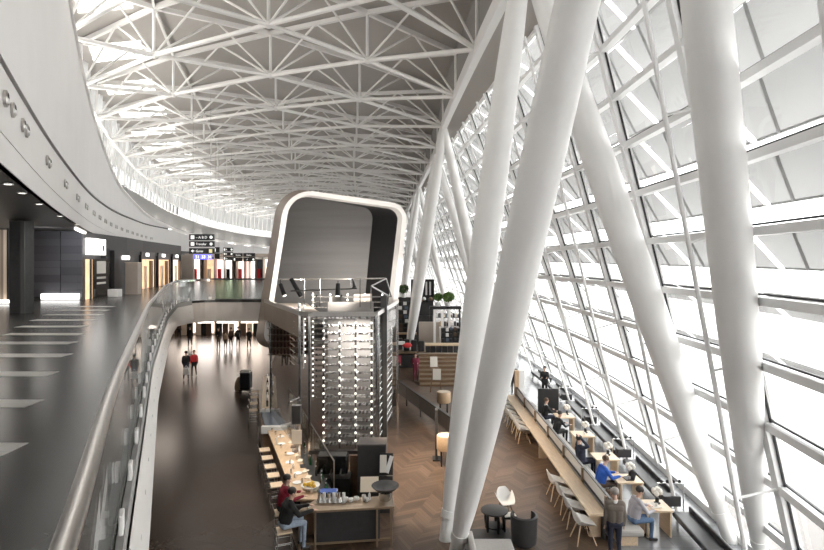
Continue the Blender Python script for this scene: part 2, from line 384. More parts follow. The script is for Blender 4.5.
# fascia above the gallery with its groove and the dark soffit behind
ys = yr(-10, 138, 1.5)
def GRV(y): return 3.32 + .0172*(y-8.9)
sp = [(S(y), y) for y in ys]
w = MB().wall(sp, EYE+1.62, EYE+2.12, .12).build('wall_left_sill', 'fascia_white', smooth=True); tag(w, 'lower lip of the white gallery fascia', kind='structure')
w = MB().wall(sp, EYE+2.14, [EYE+min(GRV(y)-.09, HTOP(y)-.1) for y in ys], .12).build('wall_left_panel', 'fascia_white', smooth=True); tag(w, 'curved white fascia band with round air jets', kind='structure')
yn = [y for y in ys if HTOP(y) > GRV(y)+.15]
w = MB().wall([(S(y)-.10, y) for y in yn], EYE+2.2, [EYE+GRV(y)+.1 for y in yn], .1).build('trim_5', 'gasket'); tag(w, 'dark shadow groove in the fascia', kind='structure')
w = MB().wall([(S(y), y) for y in yn], [EYE+GRV(y)+.07 for y in yn], [EYE+HTOP(y) for y in yn], .12).build('wall_left', 'white_matt', smooth=True); tag(w, 'tall curved white panel above the gallery', kind='structure')
w = MB().strip([[(S(y)+.12, y, EYE+HTOP(y)+.02), (S(y)-1.9, y, EYE+HTOP(y)+.02)] for y in ys]).build('trim_6', 'rim_white', smooth=True); tag(w, 'white ledge on top of the fascia', kind='structure')
w = MB().wall([(S(y)-1.5, y) for y in ys], [EYE+HTOP(y)-.3 for y in ys], [EYE+max(HG(y), HTOP(y)+.2) for y in ys], .1).build('wall_left_upper', 'band_dark', smooth=True); tag(w, 'grey set-back wall band under the clerestory', kind='structure')
w = MB().strip([[(S(y)-.02, y, EYE+1.62), (S(y)-30, y, EYE+1.62)] for y in ys]).build('ceiling_soffit', 'soffit_dark'); tag(w, 'dark low ceiling over the gallery shops', kind='structure')
w = MB().wall([(S(y)+.06,y) for y in ys if y > 34], [EYE+HTOP(y)-.06 for y in ys if y > 34], [EYE+HTOP(y)+.26 for y in ys if y > 34], .1).build('trim_8', 'rim_white', smooth=True); tag(w, 'white lip along the top of the fascia', kind='structure')
cove = MB().strip([[(S(y)+.02, y, EYE+HTOP(y)+.04), (S(y)-.28, y, EYE+HTOP(y)+.04)] for y in ys if y > 30])
# walls closing the hall
w = MB().box((-20,142,12), (120,.4,26)).build('wall_back', 'white_matt'); tag(w, 'white end wall of the hall', kind='structure')
w = MB().box((-20,-13,12), (120,.4,26)).build('wall_front', 'white_matt'); tag(w, 'white wall behind the camera', kind='structure')
w = MB().wall([(RL(y)-6.5, y) for y in yr(-13,28,3)] + [(-34,48),(-34,57)], -.1, 4.4).build('wall_left_lower', 'charcoal'); tag(w, 'dark wall of the lower concourse', kind='structure')
w = MB().box((-20,57.2,2.2), (34,.3,4.4)).build('wall_back_lower', 'beige_panel'); tag(w, 'beige back wall of the lower concourse', kind='structure')
w = MB().wall([(-47,-13),(-60,60),(-60,142)], UP, 26).build('wall_outer', 'charcoal'); tag(w, 'dark outer wall behind the shops', kind='structure')

# clerestory windows between the grey band and the roof edge
n = 0
for y0 in np.arange(-10, 138, PER):
    n += 1
    t = struct(f'window_{n}', (S(y0)-1.4, y0, EYE+8), 'clerestory window strip under the left roof edge')
    seg = yr(y0, y0+PER, PER/4)
    z1 = EYE+10.2
    MB().wall([(S(y)-1.45,y) for y in seg], [EYE+HG(y)+.1 for y in seg], z1+2.6).build('pane', 'glass_clear', t)
    fr = MB()
    for i, y in enumerate(seg[:-1]):
        fr.beam((S(y)-1.45,y,EYE+HG(y)), (S(y)-1.0,y,z1+2.6), .5 if i % 2 == 0 else .2, .2, (1,0,0))
    for zz in (.0, 1.3): fr.tube([(S(y)-1.4,y,EYE+HG(y)+zz+.1) for y in seg], .09, 6)
    fr.wall([(S(y)-1.40,y) for y in seg], [EYE+HG(y)+1.35 for y in seg], z1+2.6, .06)
    fr.build('window_frame', 'frame_white', t)
NW = n

# ================================================================== ROOF
US = [0,.20,.49,.755,1.0]
def hl(u): return 9.9 + (9.3-9.9)*u + 1.3*4*u*(1-u)
DEP = 2.45
def rx(u, y): return ROOF_L(y)*(1-u) + ROOF_R(y)*u
def node(k, i):
    u = US[k]; y = 24 + PER*i + (PER/2 if k % 2 else 0) + 1.2*4*u*(1-u)
    if k == 1: u += min(.07, max(0,.004*(y-27)))
    if k == 2: u += .008 + min(.04, max(0,.0015*(y-27)))
    return Vector((rx(u,y), y, EYE+hl(u)))
# deck with the skylight openings left out along the left edge
ug = [-.0,.012,.15,.24,.34,.44,.54,.64,.75,.85,.94,1.0]
yl = []
for i in range(-6, 18): yl += [(24+PER*i+PER*p, p) for p in (.16,.56)]
dk = MB(); sk = []
def dpt(u, y): return (rx(u,y)-(.6 if u <= 0 else (-.5 if u >= 1 else 0)), y, EYE+hl(u)+DEP+.22)
for a in range(len(yl)-1):
    for b in range(len(ug)-1):
        (y0,p0),(y1,p1) = yl[a], yl[a+1]; u0,u1 = ug[b], ug[b+1]
        q = [dpt(u0,y0+1.2*4*u0*(1-u0)), dpt(u1,y0+1.2*4*u1*(1-u1)), dpt(u1,y1+1.2*4*u1*(1-u1)), dpt(u0,y1+1.2*4*u0*(1-u0))]
        if b == 1 and p0 == .16: sk.append(q); continue
        dk.add(q, [(0,1,2,3)])
d = dk.build('ceiling', 'deck', weld=True, smooth=True, angle=30); tag(d, 'grey curved roof deck above the trusses', kind='structure')
for j in range(len(sk)):
    NW += 1
    t = struct(f'window_{NW}', sk[j][0], 'skylight opening at the left edge of the roof')
    MB().add(sk[j], [(0,1,2,3)]).build('pane', 'glass_clear', t)
    q = [Vector(v) for v in sk[j]]
    cb = MB()
    for k in range(4):
        a, b = q[k], q[(k+1)%4]
        cb.add([a, b, b+Vector((0,0,.5)), a+Vector((0,0,.5))], [(0,1,2,3)])
    cb.build('window_frame', 'rim_white', t)
# right eave: edge beam, dark closure, sloping soffit down to the glass
ye = yr(-12, 140, 2)
w = MB().wall([(ROOF_R(y)+.15,y) for y in ye], EYE+9.2, EYE+9.3+DEP+.6, .1).build('wall_right_eave', 'deck_dark'); tag(w, 'dark closing strip above the right roof edge', kind='structure')
w = MB().strip([[(ROOF_R(y)+.15,y,EYE+9.3),(GT(y)+.2,y,Z_EAVE+.15)] for y in ye]).build('trim_7', 'deck'); tag(w, 'grey sloping soffit between roof edge and glass', kind='structure')
bm_ = MB()
for i in range(len(ye)-1):
    y0, y1 = ye[i], ye[i+1]; bm_.beam((ROOF_R(y0),y0,EYE+9.25),(ROOF_R(y1),y1,EYE+9.25), .34, .62)
o = thing('roof_edge_beam', (ROOF_R(14),14,EYE+9), 'long white box beam along the right edge of the roof', 'beam')
bm_.build('box_beam', 'white_steel', o)
MB().tube([(GT(y)+.2,y,Z_EAVE+.12) for y in ye], .11, 8).build('edge_tube', 'white_steel', o, smooth=True)
# trusses: one zigzag lattice row per bay
k_ = 0
for i in range(-4, 16):
    r = thing('roof_truss', node(2,i), f'white tubular lattice truss across the roof, {ORD[k_]} row from the camera', 'roof truss', 'roof trusses'); k_ += 1
    nseg = 8 if i < 6 else 5
    for rowk in (0,1):
        pts = []
        for k in range(5):
            if k % 2 == 0: pts.append(node(k, i + rowk))
            else: pts.append(node(k, i))
        up = [p + Vector((0,0,DEP)) for p in pts]
        lc = MB(); uc = MB()
        for a in range(4):
            lc.tube([pts[a], pts[a+1]], .115, nseg, False); uc.beam(up[a], up[a+1], .19, .24)
        lc.build('lower_chord', 'truss_white', r, smooth=True); uc.build('upper_chord', 'truss_white', r)
        for a in range(4):
            mid = (up[a]+up[a+1])/2; wb = MB()
            wb.tube([pts[a], mid], .06, nseg, False); wb.tube([mid, pts[a+1]], .06, nseg, False)
            wb.build('web_brace', 'truss_white', r, smooth=True)
        for k in range(5):
            if rowk == 0 or k % 2 == 0 and i == 15:
                MB().tube([pts[k]-Vector((0,0,.12)), up[k]], .085, nseg).build('post', 'truss_white', r, smooth=True)
                MB().lathe([(.10,-.16),(.22,-.08),(.22,.08),(.10,.16)], pts[k], 10).build('node_joint', 'truss_white', r, smooth=True)
    # left edge member
    MB().tube([node(0,i), node(0,i+1)], .12, nseg, False).build('edge_chord', 'truss_white', r, smooth=True)
    MB().beam(node(1,i)+Vector((0,0,DEP)), node(1,i+1)+Vector((0,0,DEP)), .12,.14).build('purlin', 'truss_white', r)

# ================================================================== GLASS FACADE
ROWS = [0,1.17,2.55,3.94,5.32,6.71,8.10,9.48,10.87,12.25,13.64,15.02,Z_EAVE]
def fp(y, z, out=0.0):
    b, t = FAC(y), GT(y); f_ = z/Z_EAVE; L = math.hypot(t-b, Z_EAVE)
    nx, nz = Z_EAVE/L, (b-t)/L
    return Vector((b+(t-b)*f_ + nx*out, y, z + nz*out))
BAY = 4.0
fb = 0
BY = [-8,-2,3,7] + [12+4*k for k in range(31)]
for y0, y1 in zip(BY, BY[1:]):
    BAY = y1-y0; fb += 1; far = y0 > 58
    t = struct(f'window_{NW+fb}', fp(y0, 0), 'bay of the sloping glass wall')
    m = MB().beam(fp(y0,0), fp(y0,Z_EAVE), .24, .22, (0,1,0)); m.build('mullion', 'frame_white', t)
    g = MB().beam(fp(y0-.135,0,.02), fp(y0-.135,Z_EAVE,.02), .03, .045, (1,0,0)); g.build('gasket', 'gasket', t)
    MB().tube([fp(y0,.3,-1.1), fp(y0,Z_EAVE-.25,-.55)], .055, 8).build('tie_rod', 'frame_white', t, smooth=True)
    st = MB()
    for r_ in range(2, 12, 2): st.tube([fp(y0,ROWS[r_],-.05), fp(y0,ROWS[r_],-1.1+.55*ROWS[r_]/Z_EAVE)], .03, 6)
    st.build('strut', 'frame_white', t)
    if far:
        tr = MB(); pn = MB(); sh = MB()
        for r_ in range(12):
            tr.beam(fp(y0,ROWS[r_]), fp(y1,ROWS[r_]), .2, .16, (0,0,1))
            pn.add([fp(y0,ROWS[r_],.1),fp(y1,ROWS[r_],.1),fp(y1,ROWS[r_+1],.1),fp(y0,ROWS[r_+1],.1)], [(0,1,2,3)])
            if r_ >= 5:
                z0 = ROWS[r_]+.45; z1 = ROWS[r_+1]; sh.add([fp(y0+.1,z0,1.0),fp(y1-.1,z0,1.0),fp(y1-.1,z1,.45),fp(y0+.1,z1,.45)], [(0,1,2,3)])
        tr.build('transom', 'frame_white', t); pn.build('pane', 'glass_clear', t); sh.build('sunshade', 'shade_glass', t)
        continue
    for r_ in range(12):
        z0, z1 = ROWS[r_], ROWS[r_+1]
        MB().beam(fp(y0+.08,z0), fp(y1-.08,z0), .22, .17, (0,0,1)).build('transom', 'frame_white', t)
        MB().add([fp(y0,z0,.1),fp(y1,z0,.1),fp(y1,z1,.1),fp(y0,z1,.1)], [(0,1,2,3)]).build('pane', 'glass_clear', t)
        gk = MB().beam(fp(y0+.1,z0+.13,.04), fp(y1-.1,z0+.13,.04), .05, .04, (0,0,1)); gk.build('gasket', 'gasket', t)
        if r_ >= 5:
            za, zb = z0+.42, z1+.05
            o_a, o_b = 1.05, .45
            MB().add([fp(y0+.12,za,o_a),fp(y1-.12,za,o_a),fp(y1-.12,zb,o_b),fp(y0+.12,zb,o_b)], [(0,1,2,3)]).build('sunshade', 'shade_glass', t)
            ss = MB()
            for q in (.28,.78):
                yy = y0 + BAY*q; ss.beam(fp(yy-.55,zb,.40), fp(yy+.15,za+.0,1.0), .045, .06, (1,0,0))
            ss.beam(fp(y0+.12,za,o_a+.02), fp(y1-.12,za,o_a+.02), .07, .05)
            ss.build('shade_arm', 'shade_frame', t)
        elif r_ >= 2:
            if r_ >= 3: MB().add([fp(y0+.12,z0+.78,.95),fp(y1-.12,z0+.78,.95),fp(y1-.12,z1+.05,.45),fp(y0+.12,z1+.05,.45)], [(0,1,2,3)]).build('sunshade', 'shade_glass', t)
            yy = y0+1.2; MB().beam(fp(yy,z1,.3), fp(yy+.7,z0+.5,.9), .045,.06,(1,0,0)).build('shade_arm', 'shade_frame', t)
# low dark sill strip inside the glass
w = MB().wall([(FAC(y)-.12,y) for y in yr(0,60,3)], 0, .22, -.14).build('baseboard_right', 'frame_white'); tag(w, 'white upstand at the foot of the glass wall', kind='structure')

# ================================================================== BIG COLUMNS
def column(label, foot, top, dmid, dend_b, dend_t, z0=.0):
    foot, top = Vector(foot), Vector(top); ax = (top-foot).normalized()
    r = thing('tapered_column', foot, label, 'column', 'slanted white columns')
    L = (top-foot).length; pts = []; rs = []
    for k in range(25):
        t_ = k/24; pts.append(foot + (top-foot)*(.04+.96*t_))
        e = dend_b if t_ < .5 else dend_t
        rs.append((e + (dmid-e)*math.sin(PI*min(max(.0+t_,0),1))**.62)/2)
    MB().tube(pts, rs, 28).build('shaft', 'white_steel', r, smooth=True)
    MB().tube([foot+ax*L*.034, foot+ax*L*.046], [dend_b*.5*1.16]*2, 24).build('collar', 'white_steel', r, smooth=True)
    MB().tube([foot-ax*.05, foot+ax*L*.036], [dend_b*.5, dend_b*.47], 20).build('foot_pin', 'white_steel', r, smooth=True)
    return r
GAP = 29.6
for g in range(4):
    dy = GAP*g
    hi1 = Vector((ROOF_R(16.5+dy)+.0, 16.5+dy, EYE+9.2)); hi0 = Vector((ROOF_R(7.5+dy), 7.5+dy, EYE+9.0))
    w_ = ['in front', 'beyond the bar', 'far beyond the bar', 'at the far end'][g]
    sx = [0,-1.3,-2.6,-5.5][g]; ox = [0,-1.0,-2.4,-5][g]
    if g == 0:
        column('slender white column leaning right, left of the thick pair centre', (.92,14.85,0), (3.37,16.5,16.9), .80,.38,.42)
        column('thick white column leaning right across the centre foreground', (1.10,14.0,-.0), (3.50,7.6,16.6), .82,.38,.42)
        column('white column slanting left to right along the glass wall', (8.55,14.75,0), (3.42,16.5,16.9), .92,.38,.42)
        column('thickest white column in the right foreground, rising steeply', (8.72,13.7,0), (3.46,7.5,16.6), .82,.36,.42)
    else:
        column(f'white column rising right to the roof edge, {w_}, steeper inner leg', (.92+sx,14.85+dy,0), hi1, .80,.38,.42)
        column(f'white column rising towards the viewer, {w_}, inner leg', (.98+sx,14.0+dy,0), hi0, .80,.38,.42)
        column(f'white column leaning left to the roof edge, {w_}, outer leg by the glass', (7.6+ox,14.75+dy,0), hi1, .80,.38,.42)
        column(f'white column leaning left towards the viewer, {w_}, outer leg by the glass', (7.5+ox,13.9+dy,0), hi0, .80,.36,.42)

# ================================================================== BALUSTRADES
rail = [p for p in edge if p[1] > .6 and p[1] < 28.95]
t = thing('glass_balustrade', (RL(4),4,UP), 'curved glass balustrade with wide brushed steel handrail along the gallery', 'balustrade')
rp = offs(rail, -.02)
hr = MB(); sect = [(-.040,.0),(-.036,.018),(-.014,.028),(.018,.025),(.035,.015),(.040,.0),(.034,-.022),(-.034,-.022)]
rows = []
for i in range(len(rp)):
    p, q = rp[max(i-1,0)], rp[min(i+1,len(rp)-1)]; dx, dy = q[0]-p[0], q[1]-p[1]; l = math.hypot(dx,dy); nx, ny = dy/l, -dx/l
    rows.append([(rp[i][0]+nx*a, rp[i][1]+ny*a, UP+1.10+b) for a, b in sect+sect[:1]])
hr.strip(rows).build('handrail', 'steel', t, smooth=True, angle=50)
MB().wall(rp, UP+1.0, UP+1.08, .02).build('rail_channel', 'chrome', t, smooth=True)
i = 0
while i < len(rp)-1:
    j = min(i+3, len(rp)-1); MB().wall(rp[i:j+1], UP-.05, UP+1.02, .016).build('glass_panel', 'glass', t); i = j
acc = .0; cl = offs(rail, .03)
for i in range(1, len(cl)):
    p, q = cl[i-1], cl[i]; acc += math.hypot(q[0]-p[0], q[1]-p[1])
    if acc > 1.08:
        acc = 0; MB().box((q[0],q[1],UP+.10), (.15,.035,.15), (0,0,math.atan2(q[1]-p[1],q[0]-p[0]))).build('clamp', 'rim_white', t, bevel=.01)
bx = [edge[k] for k in range(len(edge)) if edge[k][1] >= 28.95]
x0 = bx[0][0]
t = thing('bridge_balustrade', (x0,29,UP), 'straight glass balustrade with thin rail on the bridge front', 'balustrade')
MB().tube([(x0-.2,28.98,UP+1.1),(-5.0,28.98,UP+1.1)], .045, 8).build('handrail', 'dark_steel', t, smooth=True)
xx = x0
k = 0
while xx < -5.2:
    MB().box((xx+.72,28.98,UP+.53), (1.42,.016,1.06)).build('glass_panel', 'glass_green' if k < 1 else 'glass', t); xx += 1.45; k += 1
MB().box(((x0-5)/2,28.96,UP+.03), (abs(x0+5),.06,.06)).build('base_channel', 'dark_steel', t)

# ================================================================== AIR JETS, SPOTS, AND THEIR PANELS
k = 0
ypos = []
ypos = [9.2, 11.0, 14.8, 19.1, 23.1, 26.8]
y = 30.5
while y < 66 and len(ypos) < 30: ypos.append(y); y += 3.0
for y in ypos:
    for d_ in (0,.46):
        yy = y + d_*(1.5 if y == 9.2 else (1 if y < 22 else 1.7)); c = Vector((S(yy)+.0, yy, EYE+2.74))
        tv = Vector((S(yy+.1)-S(yy-.1), .2, 0)).normalized(); nv = Vector((tv.y, -tv.x, 0))
        if d_ == 0: lab = f'round white air nozzle in the left fascia band, front one of the {ORD[k]} pair' ; 
        else: lab = f'round white air nozzle in the left fascia band, rear one of the {ORD[k]} pair'
        o = thing('air_nozzle', c, lab, 'air nozzle', 'round air nozzles in the fascia')
        MB().tube([c+nv*.004, c+nv*.05, c+nv*.07], [.14,.14,.10], 14, False).build('ring', 'steel', o, smooth=True)
        MB().tube([c+nv*.01, c+nv*.03], [.11,.11], 12).build('throat', 'charcoal', o)
        MB().ball(c+nv*.035+Vector((0,0,-.03)), (.06,.06,.06), 8, 6).build('jet_ball', 'fascia_white', o, smooth=True)
    k += 1
k = 0
for (px_, py_) in ((8,184),(39,204),(60,216),(77,224.5),(22,193)):
    h = 1.6; Y = h*FP/(262-py_); X = (px_-412)*Y/FP
    o = thing('recessed_downlight', (X,Y,EYE+1.6), f'small round downlight in the dark gallery ceiling, {ORD[k]} from the left edge' if k else 'small round downlight in the dark gallery ceiling, at the left edge of the picture', 'ceiling light', 'downlights over the gallery')
    MB().lathe([(.10,-.02),(.10,.0)], (X,Y,EYE+1.62-.01), 16).build('trim_ring', 'rim_white', o)
    MB().lathe([(.07,-.012),(.07,.0)], (X,Y,EYE+1.62-.02), 14).build('lens', 'led', o)
    k += 1
for k, (y0, y1) in enumerate(((25.5,31.5),(32.5,34.0))):
    o = MB().wall([(S(y)-.25,y) for y in yr(y0,y1,.75)], EYE+1.50, EYE+1.61, .10).build('light_strip', 'led_soft')
    tag(o, ['long white light strip under the fascia above the lit shop sign', 'short white light strip under the fascia past the lit shop sign'][k], 'light', 'light strips under the fascia')
# ================================================================== SUSPENDED BOX WITH THE WHITE RIM
def rounded(poly, rads, n=8):
    """poly in (x,z), corners rounded"""
    out = []; k = len(poly)
    for i in range(k):
        p = Vector(poly[i]); a = (Vector(poly[i-1])-p).normalized(); b = (Vector(poly[(i+1)%k])-p).normalized()
        ang = a.angle(b); r = rads[i]; d = r/math.tan(ang/2); c = p + (a+b).normalized()*(r/math.sin(ang/2))
        s0 = p+a*d; s1 = p+b*d; v0 = s0-c; v1 = s1-c
        t0 = math.atan2(v0.y,v0.x); t1 = math.atan2(v1.y,v1.x); dt = (t1-t0+PI)%(2*PI)-PI
        out += [(c.x+r*math.cos(t0+dt*j/n), c.y+r*math.sin(t0+dt*j/n)) for j in range(n+1)]
    return out
YB = 24.0
qo = [(-5.52,EYE+3.25),(-.20,EYE+2.50),(-.86,EYE-3.62),(-6.55,EYE-3.66)]
qi = [(-5.31,EYE+3.03),(-.40,EYE+2.31),(-1.05,EYE-3.43),(-6.32,EYE-3.46)]
ro = rounded(qo, [1.25,.75,.5,.5]); ri = rounded(qi, [1.0,.5,.3,.3])
def ring(q, y): return [(x-.39*(y-YB), y, z) for x, z in q]
def loop(q, y): r_ = ring(q, y); return r_ + r_[:1]
def flare(q, d, sc, zs):
    out = []
    for x, z in q:
        k = min(1, max(0, (-x-1.0)/4.6)); out.append((x*(1-k) + k*x*(1+d/YB*sc) - .39*d*(1-k), YB+d, EYE+(z-EYE)*(1+d/YB*zs)))
    return out
t = thing('suspended_box', (-3.6,26.5,3.9), 'large brown box with rounded white rim and dark open front, hung over the concourse', 'box')
MB().strip([loop(ro,YB+.02), loop(ro,YB-.10), loop(ri,YB-.10), loop(ri,YB+.5)]).build('front_rim', 'rim_white', t, smooth=True, angle=50)
bo = flare(ro, 4.85, 1.32, 1.12)
MB().strip([loop(ro,YB+.02), bo+bo[:1]]).build('outer_shell', 'tube_brown', t, smooth=True)
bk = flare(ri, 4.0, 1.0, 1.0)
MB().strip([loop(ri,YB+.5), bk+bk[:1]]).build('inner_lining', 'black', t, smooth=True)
b_ = MB(); r1 = [(x,y-.05,z) for x,y,z in bk]; b_.add(r1, [tuple(range(len(r1)))])
b_.build('back_panel', 'panel_back', t)
b_ = MB(); r1 = bo; b_.add(r1, [tuple(range(len(r1)))]); b_.build('rear_panel', 'tube_brown', t)

# ================================================================== WINE TOWER
t = thing('wine_tower', (-2.4,20,0), 'tall glass and steel wine tower with lit bottle shelves behind the bar counter', 'wine tower')
prow = [(-6.45,24.1),(-3.72,18.2),(-3.35,17.9),(-1.16,17.9),(-.62,23.9)]
rb = MB()
for i in range(len(prow)-1): rb.beam((*prow[i],EYE-1.70),(*prow[i+1],EYE-1.70), .10, .14)
rb.build('top_rim', 'steel', t)
fb_ = MB()
fb_.wall([prow[0],prow[1]], EYE-2.5, EYE-1.78, -.05); fb_.build('side_fascia', 'tube_brown', t)
MB().prism([(-6.3,24.0),(-3.74,18.35),(-3.45,18.1),(-3.2,19.3),(-4.6,24.0)], EYE-1.86, EYE-1.80).build('top_floor', 'beige_panel', t)
# glass skins and steel corner posts
TB = 1.30
for (a, b) in ((1,2),(2,3),(3,4)):
    MB().wall([prow[a],prow[b]], TB, EYE-1.75, .015).build('glass_skin', 'glass_tower', t)
for (x,y) in ((-3.72,18.2),(-3.35,17.92),(-1.16,17.92),(-.62,23.8)):
    MB().box((x,y,(EYE-1.7)/2+.0), (.07,.07,EYE-1.7)).build('corner_post', 'chrome', t)
MB().box((-1.0,19.6,(EYE-1.2)/2), (.22,.22,EYE-1.2)).build('service_riser', 'dark_steel', t)
MB().box((-2.25,17.92,TB), (2.2,.09,.12)).build('bottom_beam', 'dark_steel', t)
MB().wall([(-3.74,18.25),(-5.9,22.9)], 1.2, EYE-2.5, .012).build('glass_skin', 'glass_tower', t)
MB().box((-5.9,22.9,(EYE-1.7)/2), (.06,.06,EYE-1.7)).build('corner_post', 'chrome', t)
# dark machinery core with vertical steel sheets
MB().box((-2.3,20.6,3.0), (1.7,.12,6.0)).build('core_wall', 'tower_inner', t)
MB().box((-3.05,21.9,3.1), (.10,2.6,6.2)).build('core_side', 'tower_inner', t)
MB().box((-2.0,22.4,4.3), (.7,.5,3.8)).build('core_column', 'beige_panel', t)
MB().tube([(-3.72,18.2,3.0),(-3.95,17.7,3.0)], .03, 8).build('hinge_arm', 'chrome', t)
MB().box((-3.75,17.85,2.55), (.30,.22,.62)).build('control_case', 'mid_steel', t, bevel=.02)
MB().box((-3.72,17.72,1.85), (.32,.03,.45)).build('notice_sheet', 'cream', t)
# racks of horizontal bottles
def rack(label, p0, p1, nposts, nsh, z0, dz, lights=True):
    p0, p1 = Vector(p0), Vector(p1); d = (p1-p0).normalized(); nrm = Vector((d.y,-d.x,0))
    r = thing('wine_rack', (p0+p1)/2, label, 'wine rack', 'racks in the wine tower')
    for i in range(nposts):
        q = p0 + (p1-p0)*i/(nposts-1)
        upr = MB().box((q.x,q.y,z0+dz*nsh/2-.1), (.05,.05,dz*nsh+.1), (0,0,math.atan2(d.y,d.x))).build('upright', 'chrome', r)
        if lights:
            for k in range(nsh):
                c = q + nrm*.05 + Vector((0,0,z0+dz*(k+.45)-q.z))
                MB().tube([c-nrm*.02, c+nrm*.015], [.038,.034], 10).build('shelf_light', 'led', upr, smooth=True)
    for k in range(nsh):
        c = (p0+p1)/2; z = z0+dz*k
        sh = MB()
        for o_ in (-.0,-.16,-.30):
            sh.tube([p0+nrm*o_+Vector((0,0,z-p0.z)), p1+nrm*o_+Vector((0,0,z-p1.z))], .014, 6)
        sh.build('shelf', 'chrome', r)
    return d, nrm
def bottle_proto(m, capm):
    o = MB().lathe([(.034,0),(.037,.01),(.037,.19),(.030,.215),(.014,.25),(.0135,.31)], (0,0,0), 10).build('wine_bottle', m, None, smooth=True)
    o.location = (0,0,0); tag(o, 'dark wine bottle', 'bottle'); return o
BP = []
def lay_bottle(proto, loc, yaw, label, group):
    c = proto.copy(); COL.objects.link(c); c.location = loc; c.rotation_euler = (R(90),0,yaw); c['label'] = label; c['group'] = group; return c
bp1 = bottle_proto('bottle_glass',''); bp2 = bottle_proto('bottle_red','')
X0, X1 = -2.95, -1.35
rack('lit steel wine rack across the front of the tower', (X0,18.35,0), (X1,18.35,0), 4, 17, TB+.12, .262)
cnt = 0
for k in range(17):
    for i in range(3):
        for j in range(3):
            if random.random() < .25: continue
            x = X0 + (X1-X0)*(i+.27+.23*j)/3
            lay_bottle(bp1 if random.random() < .7 else bp2, (x,18.34,TB+.12+.262*k+.052), 0, 'dark wine bottle lying on the front rack of the tower', 'bottles on the front wine rack'); cnt += 1
rack('lit steel wine rack on the left flank of the tower', (-3.70,18.75,0), (-4.05,19.6,0), 2, 10, 4.0, .21)
rack('lit steel wine rack at the back of the tower, rising above the rim', (-4.0,22.2,0), (-1.2,22.2,0), 5, 20, 2.0, .215)
rack('steel wine rack on the right flank of the tower', (-1.12,18.5,0), (-.80,21.6,0), 3, 14, 1.6, .25, False)
for k in range(20):
    for j in range(6):
        if random.random() < .35: continue
        lay_bottle(bp1, (-3.85+.5*j,22.22,2.0+.215*k+.052), 0, 'dark wine bottle lying on the back rack of the tower', 'bottles on the back wine rack')
COL.objects.unlink(bp1); COL.objects.unlink(bp2)
# bottle wall under the side fascia
t2 = thing('bottle_shelf', (-5.2,23.6,3.5), 'dark wall of bottle shelves under the box, left of the wine tower', 'shelf')
for k in range(6): MB().box((-5.2,23.5,3.55+.28*k), (1.9,.3,.025)).build('shelf_board', 'brass_brown', t2)
MB().box((-5.2,23.7,4.28), (1.95,.04,1.62)).build('back_board', 'oak_dark', t2)
bs = bottle_proto('bottle_red','')
for k in range(5):
    for j in range(12):
        c = bs.copy(); COL.objects.link(c); c.location = (-6.05+.15*j, 23.5, 3.566+.28*k); c.scale = (1,1,.75)
        c['label'] = 'small bottle standing on the dark shelves under the box'; c['group'] = 'bottles on the dark shelves'
COL.objects.unlink(bs)
# lighting frame over the tower with hanging spotlights
t = thing('lighting_frame', (-2.8,20,EYE-1.6), 'thin steel lighting frame standing on the rim of the wine tower', 'frame')
zf = EYE-.60
FRm = [(-5.0,20.6),(-.92,20.0)]
MB().tube([(-5.05,20.8,zf-.06),(-.95,20.0,zf)], .028, 8).build('front_rail', 'steel', t)
MB().tube([(-4.2,19.0,zf-.4),(-1.9,19.0,zf-.32)], .022, 8).build('lower_rail', 'dark_steel', t)
for x, y in ((-4.0,20.4),(-3.4,20.3),(-1.9,20.1)): MB().tube([(x,y,EYE-1.65),(x,y,zf-.02)], .02, 6).build('post', 'dark_steel', t)
tri = MB()
for a, b in (((-.95,20.0,zf),(-1.45,19.4,zf-.25)),((-1.45,19.4,zf-.25),(-.85,21.4,zf-.75)),((-.95,20.0,zf),(-.80,21.4,zf-.75)),((-1.45,19.4,zf-.25),(-1.45,19.4,EYE-1.65)),((-.85,21.4,zf-.75),(-2.6,21.0,zf-.75))): tri.beam(a,b,.045,.045)
tri.build('corner_bracket', 'mid_steel', t)
for k, (px_, y_, py_, lit, lab) in enumerate(((283,20.4,290,1,'black spotlight hanging from the lighting frame, at its left end'),(297,20.2,288,0,'large tilted black spotlight second along the lighting frame'),(338,19.0,290,1,'black spotlight with lit lens in the middle of the lighting frame'),(353,20.0,284,0,'black spotlight right of the lit one on the lighting frame'))):
    X = (px_-412)*y_/FP; Z = EYE-(py_-262)*y_/FP
    o = thing('spotlight', (X,y_,Z), lab, 'spotlight', 'spotlights on the lighting frame')
    tl = [(-.10,.22),(-.22,.34),(0.0,.22),(-.06,.16)][k]
    a = Vector((X+tl[0],y_,Z+tl[1])); b = Vector((X-tl[0]*.8,y_-.10,Z-tl[1]*.9))
    MB().tube([a,b], [.075,.085], 12).build('housing', 'black', o, smooth=True)
    d_ = (b-a).normalized()
    MB().tube([b,b+d_*.02], [.07,.07], 12).build('lens', 'led' if lit else 'mid_steel', o)
    MB().tube([a,(X+tl[0],y_,zf-.05)], .016, 6).build('hanger', 'black', o)

